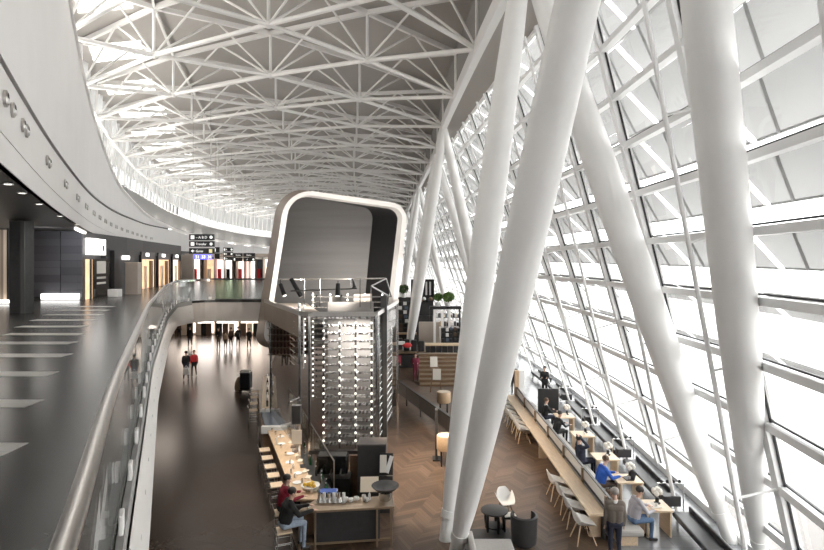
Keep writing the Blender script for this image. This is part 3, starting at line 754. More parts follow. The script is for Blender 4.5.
# ================================================================== UPPER GALLERY SHOPS
WL = [(-17.4,29.0),(-18.7,36),(-20.1,41),(-22.7,53),(-23.05,54.8)]
w = MB().wall(WL, UP, EYE+1.6, .25).build('wall_gallery', 'charcoal'); tag(w, 'dark shop wall along the upper gallery', kind='structure')
t = thing('clad_block', (-19.5,29,UP), 'dark horizontally banded wall block at the left of the gallery', 'wall block')
MB().box((-19.75,29.16,UP+1.85), (4.1,.28,3.5)).build('core', 'dark_clad', t)
k = 0
for i in range(9):
    z = UP+.35+.385*i
    for (a, b) in ((-20.8,-18.55),(-18.52,-17.4)):
        MB().box(((a+b)/2, 28.98, z), (b-a-.015,.05,.372)).build('cladding_panel', mat(f'clad_{i}_{int(-a)}', [c*q_ for q_ in [random.uniform(.75,1.25)] for c in (.13,.13,.145)], .35, .3), t)
o = MB().box((-18.45,28.8,UP+.19), (1.9,.25,.30)).build('light_box', 'base_light', None, bevel=.01); tag(o, 'low glowing white light box at the foot of the dark banded wall', 'light box')
# near shop column and the slatted glass front at far left
t = thing('gallery_column', (-15.35,21.6,UP), 'dark grey square column at the left edge of the gallery', 'column')
MB().box((-15.35,21.6,UP+1.8), (.62,.5,3.6)).build('shaft', 'charcoal', t)
MB().box((-15.12,21.33,UP+1.8), (.16,.04,3.6)).build('edge_strip', 'dark_steel', t)
t = thing('slatted_shopfront', (-20.2,26,UP), 'beige slatted shopfront at the far left edge, lit from behind', 'shopfront')
MB().box((-20.6,26.4,UP+1.8), (4.6,.15,3.5)).build('slat_screen', 'slats_beige', t)
MB().box((-19.8,26.1,UP+.12), (3.0,.3,.14)).build('base_light', 'base_light', t)
MB().box((-19.3,26.25,UP+1.9), (.08,.1,3.4)).build('mullion', 'black', t)
def on_wall(y):
    for (a, b) in zip(WL, WL[1:]):
        if a[1] <= y <= b[1]:
            f_ = (y-a[1])/(b[1]-a[1]); return a[0]+(b[0]-a[0])*f_, math.atan2(b[1]-a[1], b[0]-a[0])
def wall_box(mb, y0, y1, z0, z1, out, th):
    x0,_ = on_wall(y0); x1,_ = on_wall(y1)
    d = Vector((x1-x0,y1-y0,0)).normalized(); n_ = Vector((d.y,-d.x,0))
    a = Vector((x0,y0,0))+n_*out; b = Vector((x1,y1,0))+n_*out
    vs = [a+Vector((0,0,z0)), b+Vector((0,0,z0)), b+Vector((0,0,z1)), a+Vector((0,0,z1))]
    vs += [v+n_*th for v in vs]; return mb.add(vs, [(3,2,1,0),(4,5,6,7),(0,1,5,4),(1,2,6,5),(2,3,7,6),(3,0,4,7)])
t = thing('lit_shop_sign', (-17.5,30.5,UP+2.6), 'glowing white sign box over the first dark shop door of the gallery', 'sign')
wall_box(MB(), 29.3, 31.5, UP+2.40, UP+3.28, .02, .25).build('light_face', 'lightbox', t)
wall_box(MB(), 31.5, 31.75, UP+2.2, UP+3.3, .02, .25).build('end_cap', 'black', t)
wall_box(MB(), 31.0, 31.25, UP+2.6, UP+2.95, .27, .01).build('sign_mark', 'charcoal', t)
t = thing('shop_door', (-17.6,30.8,UP), 'dark double door below the glowing white shop sign', 'door')
wall_box(MB(), 29.3, 30.3, UP, UP+2.15, .02, .04).build('side_light', 'shop_glow', t)
wall_box(MB(), 29.75, 29.95, UP, UP+2.15, .06, .05).build('mullion', 'black', t)
wall_box(MB(), 30.15, 32.6, UP, UP+2.15, .02, .10).build('door_leaf', 'black_gloss', t)
dl = t.children[-1] if False else [o for o in t.children if o.name.startswith('door_leaf')][0]
wall_box(MB(), 30.6, 31.9, UP+1.35, UP+2.05, .12, .02).build('poster', 'paper', dl)
wall_box(MB(), 30.6, 31.9, UP+1.05, UP+1.17, .12, .02).build('notice_strip', 'paper', dl)
wall_box(MB(), 30.6, 31.9, UP+.75, UP+.86, .12, .02).build('notice_strip', 'paper', dl)
o = MB().box((-17.1,31.6,UP+.22), (.6,.5,.44)).build('white_bench', 'white_plastic', None, bevel=.03); tag(o, 'small white block seat on the gallery floor by the dark wall', 'seat')
t = thing('dark_kiosk', (-17.9,34.5,UP), 'dark kiosk wall with a small lit panel further along the gallery', 'kiosk')
wall_box(MB(), 33.0, 35.7, UP, UP+2.7, .02, .22).build('kiosk_wall', 'charcoal', t)
wall_box(MB(), 34.3, 35.6, UP+2.15, UP+2.4, .25, .05).build('lit_panel', 'led_soft', t)
t = thing('beige_pillar', (-17.35,34.2,UP), 'pale beige square pillar standing between the gallery shops', 'pillar')
MB().box((-17.35,34.2,UP+.97), (.76,.5,1.94)).build('shaft', 'beige_panel', t); MB().box((-17.35,34.2,UP+1.96), (.80,.54,.04)).build('cap', 'cream', t)
for k, (y0, y1, glow) in enumerate(((39.9,44.0,'shop_glow'),(45.2,49.3,'shop_glow'),(50.6,53.2,'shop_pale'))):
    nm = ['first','second','third'][k]
    t = thing('lit_shopfront', (on_wall(y0)[0],y0,UP), f'{nm} warm lit shop opening beyond the beige pillar', 'shopfront', 'warm shop openings of the gallery')
    wall_box(MB(), y0, y1, UP+.02, UP+2.2, .02, .04).build('interior', glow, t)
    wall_box(MB(), y0-.25, y0, UP, UP+2.5, .0, .16).build('jamb', 'black', t)
    wall_box(MB(), y1, y1+.25, UP, UP+2.5, .0, .16).build('jamb', 'black', t)
    wall_box(MB(), y0, y1, UP+2.2, UP+2.75, .02, .12).build('lintel', 'dark_clad', t)
    wall_box(MB(), y0+1.2, y0+2.1, UP+2.42, UP+2.68, .14, .06).build('sign_light', 'shop_white', t)
    wall_box(MB(), y0+.9, y0+1.5, UP, UP+1.7, .06, .12).build('display', 'cream', t)
    wall_box(MB(), y0+2.5, y0+3.0, UP, UP+2.1, .06, .2).build('display', 'oak_dark', t)
t = thing('beige_kiosk', (-22.2,55.5,UP), 'plain beige wall block left of the black direction signs', 'wall block')
MB().box((-23.05,55.5,UP+1.35), (2.0,.4,2.7)).build('block', 'beige_panel', t)
# row of shops across the far end of the gallery
w = MB().box((-15,65.3,UP+1.5), (24,.3,3.0)).build('wall_gallery_end', 'beige_panel'); tag(w, 'wall behind the far shops of the gallery', kind='structure')
cols = [(190,199,'shop_white'),(200,203,'black'),(204,213,'shop_glow'),(214,224,'shop_pink'),(224,231,'shop_white'),(232,235,'black'),(236,243,'shop_pale'),(244,249,'shop_pink'),(249,255,'shop_white'),(255,262,'slate_blue'),(263,275,'shop_pale')]
k = 0
labs = ['bright white shop window right of the beige block, below the nearest sign','narrow black shop pier next to the bright white window','orange lit shop bay right of the black pier','pink lit shop bay in the middle of the far shop row','white lit shop panel right of the pink bay','narrow black pier right of the white panel','cream lit shop bay under the far signs','rosy shop bay right of the cream one','white shop panel near the white rimmed box','blue grey shop bay beside the white rimmed box','cream shop bay partly behind the white rimmed box']
for (a, b, m_) in cols:
    Y = 64.0; xa, xb = (a-412)*Y/FP, (b-412)*Y/FP
    t = thing('shop_bay', ((xa+xb)/2,Y,UP), labs[k], 'shop bay', 'shops at the far end of the gallery'); k += 1
    MB().box(((xa+xb)/2, Y+.9, UP+1.15), (xb-xa,.05,2.3)).build('interior', m_, t)
    MB().box((xa, Y+.45, UP+1.25), (.08,.9,2.5)).build('side_wall', 'beige_panel', t)
    MB().box(((xa+xb)/2, Y+.4, UP+2.45), (xb-xa,.9,.25)).build('lintel', 'paper' if k % 3 else 'dark_clad', t)
    if xb-xa > .7 and m_ != 'black':
        MB().box(((xa*.6+xb*.4), Y+.5, UP+.6), (.35,.3,1.2)).build('display', ['cream','bright_red','dark_cloth'][k % 3], t)

# ================================================================== HANGING DIRECTION SIGNS
def text(s, size, loc, m, parent, name='lettering', align='LEFT'):
    cu = bpy.data.curves.new('t', 'FONT'); cu.body = s; cu.size = size; cu.extrude = .004; cu.align_x = align
    o = bpy.data.objects.new('t', cu); COL.objects.link(o)
    dg = bpy.context.evaluated_depsgraph_get(); me = bpy.data.meshes.new_from_object(o.evaluated_get(dg)); bpy.data.objects.remove(o)
    me.name = name; me.materials.clear(); me.materials.append(M[m])
    q = bpy.data.objects.new(name, me); COL.objects.link(q); q.rotation_euler = (R(90),0,0)
    q.parent = parent; off = Vector((0,0,0)); pp = parent
    while pp is not None: off += pp.location; pp = pp.parent
    q.location = Vector(loc) - off; return q
def sign(px0, px1, pys, Y, label, rows, zt=EYE+1.62):
    x0, x1 = (px0-412)*Y/FP, (px1-412)*Y/FP; w_ = x1-x0
    t = thing('direction_sign', ((x0+x1)/2,Y,EYE-(pys[-1][1]-262)*Y/FP), label, 'sign', 'black hanging direction signs')
    for (a, b), row in zip(pys, rows):
        z1, z0 = EYE-(a-262)*Y/FP, EYE-(b-262)*Y/FP; h_ = z1-z0
        if row == 'blue':
            bd = MB().box(((x0+x1)/2+.03*w_, Y, (z0+z1)/2), (w_*.72,.10,h_)).build('blue_display', 'board_blue', t)
            for i in range(3): text(['31','33','31'][i], h_*.8, (x0+w_*(.24+.25*i), Y-.06, z0+h_*.22), 'board_text', bd)
            continue
        b_ = MB().box(((x0+x1)/2, Y, (z0+z1)/2), (w_,.14,h_*.94)).build('board', 'black', t)
        icon, word, end = row
        if icon == 'box': MB().box((x0+w_*.14, Y-.075, (z0+z1)/2), (w_*.14,.01,h_*.55)).build('pictogram', 'sign_text', b_)
        if icon == 'arrow':
            cx_, cz_ = x0+w_*.14, (z0+z1)/2; s_ = h_*.27
            MB().add([(cx_-s_,Y-.08,cz_),(cx_+s_*.3,Y-.08,cz_+s_),(cx_+s_*.3,Y-.08,cz_-s_)], [(0,1,2)]).box((cx_+s_*.5,Y-.08,cz_),(s_*1.2,.005,s_*.5)).build('arrow', 'sign_text', b_)
        if word: text(word, h_*.52, (x0+w_*.27, Y-.08, z0+h_*.31), 'sign_text', b_)
        if end == 'disc':
            MB().tube([(x0+w_*.88,Y-.07,(z0+z1)/2),(x0+w_*.88,Y-.085,(z0+z1)/2)], h_*.24, 12).build('pictogram', 'sign_text', b_)
        if end == 'yellow': MB().box((x0+w_*.86, Y-.075, (z0+z1)/2), (w_*.13,.01,h_*.62)).build('pictogram', 'sign_yellow', b_)
    for x in (x0+.15*w_, x1-.15*w_):
        MB().tube([(x,Y,EYE-(pys[0][0]-262)*Y/FP),(x,Y,EYE+HTOP(Y) if False else EYE-(pys[0][0]-262)*Y/FP+9)], .004, 4).build('suspension_rod', 'dark_steel', t)
    return t
sign(189.5,214.5,[(234,240.6),(241,247),(248,254),(254.3,259.5)], 35, 'largest black hanging sign stack with a blue display strip at its foot', [('box','– A B D','disc'),('box','Transfer','disc'),('arrow','Gates','yellow'),'blue'])
sign(215,219.5,[(247,253),(253.3,259)], 46, 'narrow dark blue hanging sign right of the largest stack', [('box','',''),('','','')])
sign(223.5,233,[(247.5,251.6),(252,256),(256.4,260.4)], 50, 'three-board black hanging sign third from the left', [('box','A','disc'),('arrow','B','disc'),('box','D','')])
sign(233.5,242.5,[(253,257),(257.3,261.5)], 56, 'two-board black hanging sign second from the right', [('','Gates',''),('box','','')])
sign(243.5,255,[(253,257),(257.3,261.5)], 58, 'two-board black hanging sign nearest the white rimmed box', [('','Gates',''),('','A',"disc")])

# lower concourse: bright shopfronts under the gallery
labs = ['white glowing shopfront on the lower concourse, left part','pale shopfront with a dark opening in the lower concourse centre','white shop window on the lower concourse, right of centre','warm lit shop bay at the right end of the lower concourse']
for k, (a, b, m_) in enumerate(((176,196,'lower_pale'),(197,214,'lower_white'),(216,238,'lower_white'),(240,262,'lower_pale'))):
    Y = 56.8; xa, xb = (a-412)*Y/FP, (b-412)*Y/FP
    t = thing('lower_shopfront', ((xa+xb)/2,Y,0), labs[k], 'shopfront', 'shopfronts on the lower concourse')
    MB().box(((xa+xb)/2, Y, 1.75), (xb-xa-.2,.1,3.1)).build('lit_window', m_, t)
    MB().box((xa+.05, Y-.1, 1.7), (.14,.3,3.4)).build('jamb', 'charcoal', t)
    MB().box(((xa+xb)/2, Y-.1, 3.6), (xb-xa,.3,.5)).build('lintel', 'dark_clad', t)
    for i in range(3): MB().box((xa+(xb-xa)*(.2+.28*i), Y-.3, .6), (.5,.35,1.2)).build('display', ['brown_cloth','cream','dark_cloth'][(i+k) % 3], t)
for k, (x,y) in enumerate(((-17.5,33),(-13.5,33),(-17.8,40),(-13.5,40),(-18.5,48),(-14,48),(-10,46))):
    o = MB().lathe([(.16,-.03),(.16,.0)], (x,y,4.35), 14).build('ceiling_spot', 'led', None); tag(o, f'round light in the ceiling over the lower concourse, {ORD[k]} from the bridge front' if k else 'round light in the ceiling over the lower concourse, nearest the bridge front', 'ceiling light', 'round lights over the lower concourse')
# ================================================================== PEOPLE
def capsule(mb, p0, p1, r0, r1, n=12):
    p0, p1 = Vector(p0), Vector(p1); d = p1-p0; L = d.length
    if L < 1e-5: return mb.ball(p0, r0, n, 8)
    d.normalize(); pts = []; rs = []
    for k in range(4): a = R(-85+85*k/3.0001); pts.append(p0 + d*(r0*math.sin(a))); rs.append(max(.001, r0*math.cos(a)))
    for k in range(4): a = R(85*k/3); pts.append(p1 + d*(r1*math.sin(a))); rs.append(max(.001, r1*math.cos(a)))
    return mb.tube(pts, rs, n)
def person(label, loc, rz, pose='stand', top='dark_cloth', legs='dark_cloth', shoe='shoe', hair='hair_dark', skin='skin', vox=.026, seat=.45, lean=.0,
           arms='down', hands=False, h=1.75, stride=0, group=None, nod=0, hairstyle='short', foot=.0, knee_out=.10, collar=None, cat='person', reach=.42, bald=False, bulk=1.0):
    s = h/1.75; V = Vector; C = []          # capsules: p0, p1, r0, r1, material key
    sit = pose == 'sit'
    pz = seat+.10 if sit else .93
    pel = V((0,0,pz)); up_ = V((0,math.sin(lean),math.cos(lean)))
    chest = pel + up_*.36; neckb = pel + up_*.53; head = neckb + V((0,.02+math.sin(lean+nod)*.10,math.cos(lean+nod)*.17))
    T, Lg, Sh, Sk = 'top','legs','shoe','skin'
    C += [((-.075,0,pz+.0),(.075,0,pz+.0),.125,.125,Lg)]
    b0 = pel+up_*.10; b1 = pel+up_*.30
    C += [((b0.x-.06,b0.y,b0.z),(b1.x-.07,b1.y,b1.z),.120,.125,T), ((b0.x+.06,b0.y,b0.z),(b1.x+.07,b1.y,b1.z),.120,.125,T)]
    C += [((-.10,chest.y,chest.z),(.10,chest.y,chest.z),.120,.120,T)]
    shz = pel + up_*.47
    C += [((-.155,shz.y,shz.z),(.155,shz.y,shz.z),.070,.070,T)]
    C += [(tuple(neckb-V((0,0,.06))), tuple(head-V((0,.02,.06))), .058,.052,Sk)]
    # head: skull, jaw, nose, ears
    hn = V((0,math.cos(nod+lean*.6),-math.sin(nod+lean*.6))); hu = V((0,math.sin(nod+lean*.6),math.cos(nod+lean*.6)))
    C += [(tuple(head-hn*.025+hu*.045), tuple(head+hn*.015+hu*.045), .086,.080,Sk), (tuple(head+hn*.02-hu*.04), tuple(head+hn*.045-hu*.065), .060,.042,Sk)]
    C += [(tuple(head+hn*.085+hu*.02), tuple(head+hn*.105-hu*.008), .012,.016,Sk)]
    for q in (-1,1): C += [(tuple(head+V((q*.083,0,0))-hn*.01+hu*.025), tuple(head+V((q*.088,0,0))-hn*.015-hu*.015), .018,.014,Sk)]
    tips = []
    for q in (-1,1):
        sh = V((q*.175,shz.y,shz.z-.005))
        if arms == 'down':
            el = sh + V((q*.045,-.03+.10*stride*q,-.28)); wr = el + V((q*.0,.07+.10*stride*q,-.24)); hd = wr+V((0,.03,-.085))
        elif arms == 'table':
            el = sh + V((q*.06,.16,-.23)); wr = el + V((-q*.07,reach-.16,.02)); hd = wr+V((-q*.02,.085,-.01))
        elif arms == 'head':
            el = sh + V((q*.17,.12,.10)); wr = head + V((q*.10,-.04,.10)); hd = wr + V((-q*.05,-.03,.05))
        elif arms == 'front':
            el = sh + V((q*.05,.03,-.27)); wr = el + V((-q*.08,.20,.02)); hd = wr+V((-q*.03,.07,.0))
        elif arms == 'bag':
            el = sh + V((q*.06,-.02,-.27)); wr = el + V((-q*.02,.10,-.20)) if q < 0 else el + V((-.04,.18,.05)); hd = wr+V((0,.05,-.05))
        C += [(tuple(sh),tuple(el),.062,.048,T),(tuple(el),tuple(wr),.047,.034,T)]
        d = (hd-wr).normalized()
        if hands:
            side = V((0,0,1)).cross(d); side = side.normalized() if side.length > .1 else V((1,0,0)); side = V((1,0,0)) if arms == 'down' and False else side
            if arms == 'down': side = V((0,1,0)); 
            cr = d.cross(side).normalized()
            for a in (-.022,0,.022): C += [(tuple(wr+side*a*.7),tuple(wr+d*.085+side*a),.019,.017,Sk)]
            for k, (a, L_) in enumerate(((-.034,.060),(-.012,.075),(.011,.070),(.033,.055))):
                k0 = wr+d*.09+side*a; k1 = k0+d*L_*.55+side*a*.15; k2 = k1+(d*.8+cr*.6*(-1 if arms!='down' else q)).normalized()*L_*.5
                C += [(tuple(k0),tuple(k1),.0105,.0095,Sk),(tuple(k1),tuple(k2),.0095,.008,Sk)]
            th0 = wr+d*.03+side*.03; th1 = th0+(side*.8+d*.6).normalized()*.045; th2 = th1+(d*.9+side*.2).normalized()*.035
            C += [(tuple(th0),tuple(th1),.014,.012,Sk),(tuple(th1),tuple(th2),.011,.0095,Sk)]
        else:
            C += [(tuple(wr),tuple(hd),.036,.030,Sk)]
        hp = V((q*.085,0,pz-.02))
        if sit:
            kn = V((q*knee_out, .46, seat+.07)); an = V((q*knee_out*1.05,.44-.0,.085+foot)); 
        else:
            kn = V((q*.095,.03+.13*stride*q,.49)); an = V((q*.10,-.03+.22*stride*q,.09+(.06*abs(stride) if stride*q < 0 else 0)))
        C += [(tuple(hp),tuple(kn),.092,.062,Lg),(tuple(kn),tuple(an),.060,.042,Lg)]
        C += [((an.x,an.y-.03,an.z-.045),(an.x+q*.015,an.y+.13,an.z-.052),.045,.036,Sh)]
    if bulk != 1.0: C = [(c[0],c[1],c[2]*bulk,c[3]*bulk,c[4]) if c[4] == T else c for c in C]
    mb = MB()
    for c in C: capsule(mb, *c[:4])
    me = bpy.data.meshes.new('raw'); me.from_pydata(mb.v, [], mb.f); ob = bpy.data.objects.new('raw', me); COL.objects.link(ob)
    rm = ob.modifiers.new('r','REMESH'); rm.mode = 'VOXEL'; rm.voxel_size = vox
    sm = ob.modifiers.new('s','SMOOTH'); sm.iterations = 2 if vox > .015 else 3; sm.factor = .5
    dg = bpy.context.evaluated_depsgraph_get(); me2 = bpy.data.meshes.new_from_object(ob.evaluated_get(dg)); bpy.data.objects.remove(ob)
    me2.name = 'person_body'
    n = len(me2.polygons); ctr = np.empty(n*3); me2.polygons.foreach_get('center', ctr); ctr = ctr.reshape(n,3)
    best = np.full(n, 9e9); idx = np.zeros(n, int); keys = [T,Lg,Sh,Sk]
    for c in C:
        p0, p1 = np.array(c[0], float), np.array(c[1], float); d = p1-p0; L2 = (d**2).sum()
        tt = np.clip(((ctr-p0)@d)/L2, 0, 1) if L2 > 0 else np.zeros(n)
        dist = np.linalg.norm(ctr-(p0+tt[:,None]*d), axis=1) - (c[2]+(c[3]-c[2])*tt)
        if c[4] == T: dist -= .004
        m_ = dist < best; best[m_] = dist[m_]; idx[m_] = keys.index(c[4])
    me2.materials.clear()
    for q in (top, legs, shoe, skin): me2.materials.append(M[q])
    me2.polygons.foreach_set('material_index', idx.astype(np.int32)); me2.polygons.foreach_set('use_smooth', [True]*n); me2.update()
    root = thing('person', loc, label, cat, group, rz); root.scale = (s,s,s)
    b = bpy.data.objects.new('body', me2); COL.objects.link(b); b.parent = root
    # hair: cap over the skull, open at the face
    if not bald:
        hb = MB(); c = head - hn*.022 + hu*.062
        hb.ball((0,0,0), (.100,.108,.092), 14, 9)
        if hairstyle == 'long': hb.tube([(0,-.05,.0),(0,-.075,-.10),(0,-.06,-.22)], [.085,.085,.05], 10)
        if hairstyle == 'bun': hb.ball((0,-.10,.05), .05, 10, 7)
        rot = Matrix((V((1,0,0)), hn, hu)).transposed()
        hb.v = [tuple(rot @ V(p) + c) for p in hb.v if True]
        hb.build('hair', hair, root, smooth=True, world=False, angle=180)
    else:
        hb = MB(); c = head - hn*.045 + hu*.03; hb.ball((0,0,0), (.096,.085,.055), 14, 8)
        rot = Matrix((V((1,0,0)), hn, hu)).transposed(); hb.v = [tuple(rot @ V(p) + c) for p in hb.v]
        hb.build('hair', hair, root, smooth=True, world=False, angle=180)
    if hands:
        for q in (-1,1): MB().ball(tuple(head+hn*.086+V((q*.032,0,0))+hu*.03), (.012,.010,.009), 8, 6).build('eye', 'black_gloss', root, world=False, smooth=True)
        MB().tube([tuple(head+hn*.083-hu*.045+V((-.022,0,0))), tuple(head+hn*.090-hu*.046), tuple(head+hn*.083-hu*.045+V((.022,0,0)))], .006, 6).build('mouth', 'red_cloth', root, world=False)
    if collar:
        cb = MB(); cb.lathe([(.075,-.03),(.082,.0),(.070,.045),(.060,.045),(.070,0)], (0,neckb.y+.0,neckb.z-.02), 14); cb.build('collar', collar, root, world=False, smooth=True)
    return root
# ================================================================== BAR COUNTER
def armx(y): return -2.87 - .385*(y-14.1) if y < 24 else -6.68 - .26*(y-24)
t = thing('bar_counter', (-1.7,14.5,0), 'brown topped bar counter with dark glass front and brass legs, before the wine tower', 'counter')
MB().prism([(-2.98,14.10),(-.46,14.42),(-.52,15.10),(-2.6,14.86)], 1.02, 1.08).build('counter_top', 'brass_brown', t, bevel=.008)
MB().prism([(-2.55,14.38),(-.86,14.58),(-.88,14.64),(-2.56,14.44)], .10, .98).build('front_panel', 'charcoal', t)
MB().prism([(-2.9,14.30),(-.55,14.60),(-.58,14.66),(-2.9,14.36)], .10, .15).build('foot_rail', 'brass_brown', t)
for x, y in ((-2.92,14.2),(-2.52,14.27),(-.92,14.46),(-.54,14.50),(-.58,15.0)):
    MB().beam((x,y,0),(x,y,1.02),.05,.05).build('leg', 'brass_brown', t)
MB().prism([(-2.2,14.75),(-.9,14.9),(-.9,15.0),(-2.2,14.85)], .1, 1.0).build('rear_panel', 'oak_dark', t)
t = thing('oak_bar', (armx(18),18,0), 'long oak topped arm of the bar running back beside the stools', 'counter')
MB().prism([(armx(14.9)+.0,14.9),(armx(14.9)+.72,14.9),(armx(21)+.72,21),(armx(21),21)], 1.0, 1.06).build('counter_top', 'oak', t, bevel=.008)
MB().prism([(armx(14.9)+.2,14.95),(armx(14.9)+.66,14.95),(armx(21)+.66,21),(armx(21)+.2,21)], .08, 1.0).build('body', 'oak_dark', t)
MB().prism([(armx(15)+.78,15.1),(armx(15)+1.2,15.1),(armx(19.8)+1.2,19.8),(armx(19.8)+.78,19.8)], .86, .92).build('inner_shelf', 'mid_steel', t)
MB().prism([(armx(15)+.80,15.2),(armx(15)+1.15,15.2),(armx(19.8)+1.15,19.8),(armx(19.8)+.80,19.8)], .0, .86).build('inner_body', 'charcoal', t)
t = thing('display_case', (armx(22.3)+.45,22.3,0), 'blue grey topped display case with white ends on the bar line', 'display case')
MB().prism([(armx(21.2)-.15,21.2),(armx(21.2)+.75,21.2),(armx(23.6)+.85,23.6),(armx(23.6)-.05,23.6)], .0, 1.0).build('body', 'oak_dark', t)
MB().prism([(armx(21.2)-.10,21.35),(armx(21.2)+.72,21.35),(armx(23.4)+.80,23.4),(armx(23.4)+.0,23.4)], 1.0, 1.10).build('blue_top', 'slate_blue', t)
MB().prism([(armx(21.2)-.2,21.1),(armx(21.2)+.8,21.1),(armx(21.2)+.74,21.32),(armx(21.2)-.22,21.32)], .9, 1.16).build('front_end', 'white_plastic', t)
for i in range(4): MB().box((armx(23.5)+.1+.22*i,23.5,1.14), (.13,.2,.14)).build('end_block', 'white_plastic', t)
t = thing('rear_bar', (armx(27),27,0), 'pale wooden bar section beyond the blue grey case, crowded with bottles', 'counter')
MB().prism([(armx(24)+.05,24.2),(armx(24)+.75,24.2),(armx(31)+.8,31),(armx(31)+.1,31)], 1.0, 1.06).build('counter_top', 'oak_pale', t)
MB().prism([(armx(24)+.15,24.3),(armx(24)+.7,24.3),(armx(31)+.7,31),(armx(31)+.2,31)], 0, 1.0).build('body', 'cream', t)
t = thing('glass_screen', (armx(20)+1.4,20,0), 'slanting clear glass screen behind the bar arm', 'screen')
MB().wall([(armx(16)+1.32,16),(armx(25)+1.36,25)], .9, 1.7, .012).build('pane', 'glass_clear', t)
MB().tube([(armx(16)+1.32,16,1.72),(armx(25)+1.36,25,1.72)], .022, 6).build('top_rail', 'steel', t)
for y in (16,19,22,25): MB().tube([(armx(y)+1.33,y,0),(armx(y)+1.33,y,1.72)], .02, 6).build('post', 'steel', t)
# stools
def stool_proto():
    t = thing('bar_stool', (0,0,0), 'bar stool', 'stool', 'wooden bar stools along the bar arm')
    MB().box((0,0,.76), (.38,.40,.045)).build('seat', 'oak_pale', t, world=False, bevel=.015)
    MB().tube([(-.19,-.19,.80),(-.22,-.20,.93),(-.22,.20,.93),(-.19,.19,.80)], .012, 6).build('back_rail', 'chrome', t, world=False)
    for a in (-1,1):
        for b in (-1,1): MB().tube([(.16*a,.16*b,.74),(.21*a,.21*b,0)], .013, 6).build('leg', 'chrome', t, world=False)
    for z, r_ in ((.28,.193),(.50,.178)): MB().tube([(-r_,-r_,z),(r_,-r_,z),(r_,r_,z),(-r_,r_,z),(-r_,-r_,z)], .010, 6).build('foot_ring', 'chrome', t, world=False)
    return t
sp_ = stool_proto()
sy = [14.45,15.45,16.6,17.35,18.1,18.9,19.7]
slab_ = ['wooden bar stool under the person in the black jacket','wooden bar stool under the person in the dark red top','wooden bar stool next to the person in dark red, empty','empty wooden bar stool second past the person in dark red','empty wooden bar stool third past the person in dark red','empty wooden bar stool fourth past the person in dark red','empty wooden bar stool nearest the blue grey display case']
for i, y in enumerate(sy):
    x = armx(y)-.27
    if i == 0: x, y = -3.22, 13.80
    if i == 1: x, y = -3.52, 14.80
    if i == 0: sp_.location = (x,y,0); sp_.rotation_euler.z = R(20); sp_['label'] = slab_[0]
    else: dup(sp_, (x,y,0), R(20), slab_[i])
for i, y in enumerate((25,26.2,27.4,28.6)): dup(sp_, (armx(y)-.3,y,0), R(20), f'wooden bar stool at the rear bar, {ORD[i]} beyond the blue grey case')
person('person in a black jacket and pale jeans seated at the bar corner, seen from behind', (-3.22,13.80,0), R(-62), 'sit', 'dark_cloth','denim_pale','shoe','hair_dark', vox=.014, seat=.78, lean=.30, arms='table', hands=True, foot=.22, knee_out=.13, reach=.50, h=1.86, bulk=1.22)
person('person in a dark red top seated at the bar beside the black jacket', (-3.52,14.80,0), R(-66), 'sit', 'red_cloth','dark_cloth','shoe','hair_dark','skin_pale', vox=.016, seat=.78, lean=.22, arms='table', hands=True, foot=.22, h=1.8, bulk=1.1)
# things on the counters
CT = 1.08
def cup(x, y, z, label, m='white_plastic', r=.045, h=.08, grp='cups and glasses on the bar'):
    o = thing('cup', (x,y,z), label, 'cup', grp)
    MB().lathe([(r*.6,0),(r*.9,h*.5),(r,h),(r*.9,h),(r*.8,h*.55),(r*.4,h*.1)], (x,y,z), 12).build('bowl', m, o, smooth=True)
    MB().tube([(x+r*.9,y,z+h*.25),(x+r*1.5,y,z+h*.45),(x+r*.95,y,z+h*.8)], .008, 6).build('handle', m, o); return o
for k, (x,y) in enumerate(((-1.78,14.75),(-1.64,14.70),(-1.50,14.80),(-1.30,14.78),(-1.22,14.72))):
    cup(x, y, CT, f'white cup on the front counter, {ORD[k]} from the left of its row' if k else 'white cup leftmost of the row on the front counter', 'white_plastic', .07 if k < 3 else .055, .09 if k != 3 else .15)
cup(-2.72, 14.35, CT, 'small white cup at the counter corner by the black jacket', r=.05, h=.10)
o = thing('glass_tray', (-2.1,14.75,CT), 'low steel tray holding a row of upturned glasses on the front counter', 'tray')
MB().box((-2.15,14.72,CT+.02), (.80,.34,.04)).build('tray', 'chrome', o)
for k in range(6):
    x = -2.48+.13*k
    g = MB().lathe([(.042,0),(.046,.10),(.044,.20),(.038,.20),(.036,.02)], (x,14.70,CT+.04), 12).build('drinking_glass', 'white_plastic' if k % 2 else 'chrome', None, smooth=True)
    tag(g, 'upturned drinking glass in the steel tray on the front counter', 'glass', 'glasses in the steel tray')
o = thing('blue_crate', (-2.35,15.35,.98), 'blue topped box between the flowers and the glasses on the bar', 'box')
MB().box((-2.33,15.25,1.05), (.52,.36,.16)).build('body', 'chrome', o); MB().box((-2.33,15.25,1.14), (.46,.30,.02)).build('blue_insert', 'blue_tray', o)
MB().box((-2.33,15.25,.48), (.5,.34,.96)).build('pedestal', 'charcoal', o)
o = thing('fruit_bowl', (-2.75,15.5,1.06), 'white bowl of yellow fruit and flowers on the bar', 'bowl')
MB().lathe([(.10,0),(.24,.08),(.27,.13),(.25,.13),(.2,.08)], (-2.88,15.55,1.06), 18).build('bowl', 'white_plastic', o, smooth=True)
for k in range(9):
    a = k*.7; q = MB().ball((-2.88+.13*math.cos(a)*(k%3)*.6, 15.55+.13*math.sin(a)*(k%3)*.6, 1.06+.13+.03*(k%2)), .055, 10, 7).build('yellow_fruit', 'yellow', None, smooth=True)
    tag(q, 'yellow fruit heaped in the white bowl on the bar', 'fruit', 'yellow fruit in the white bowl')
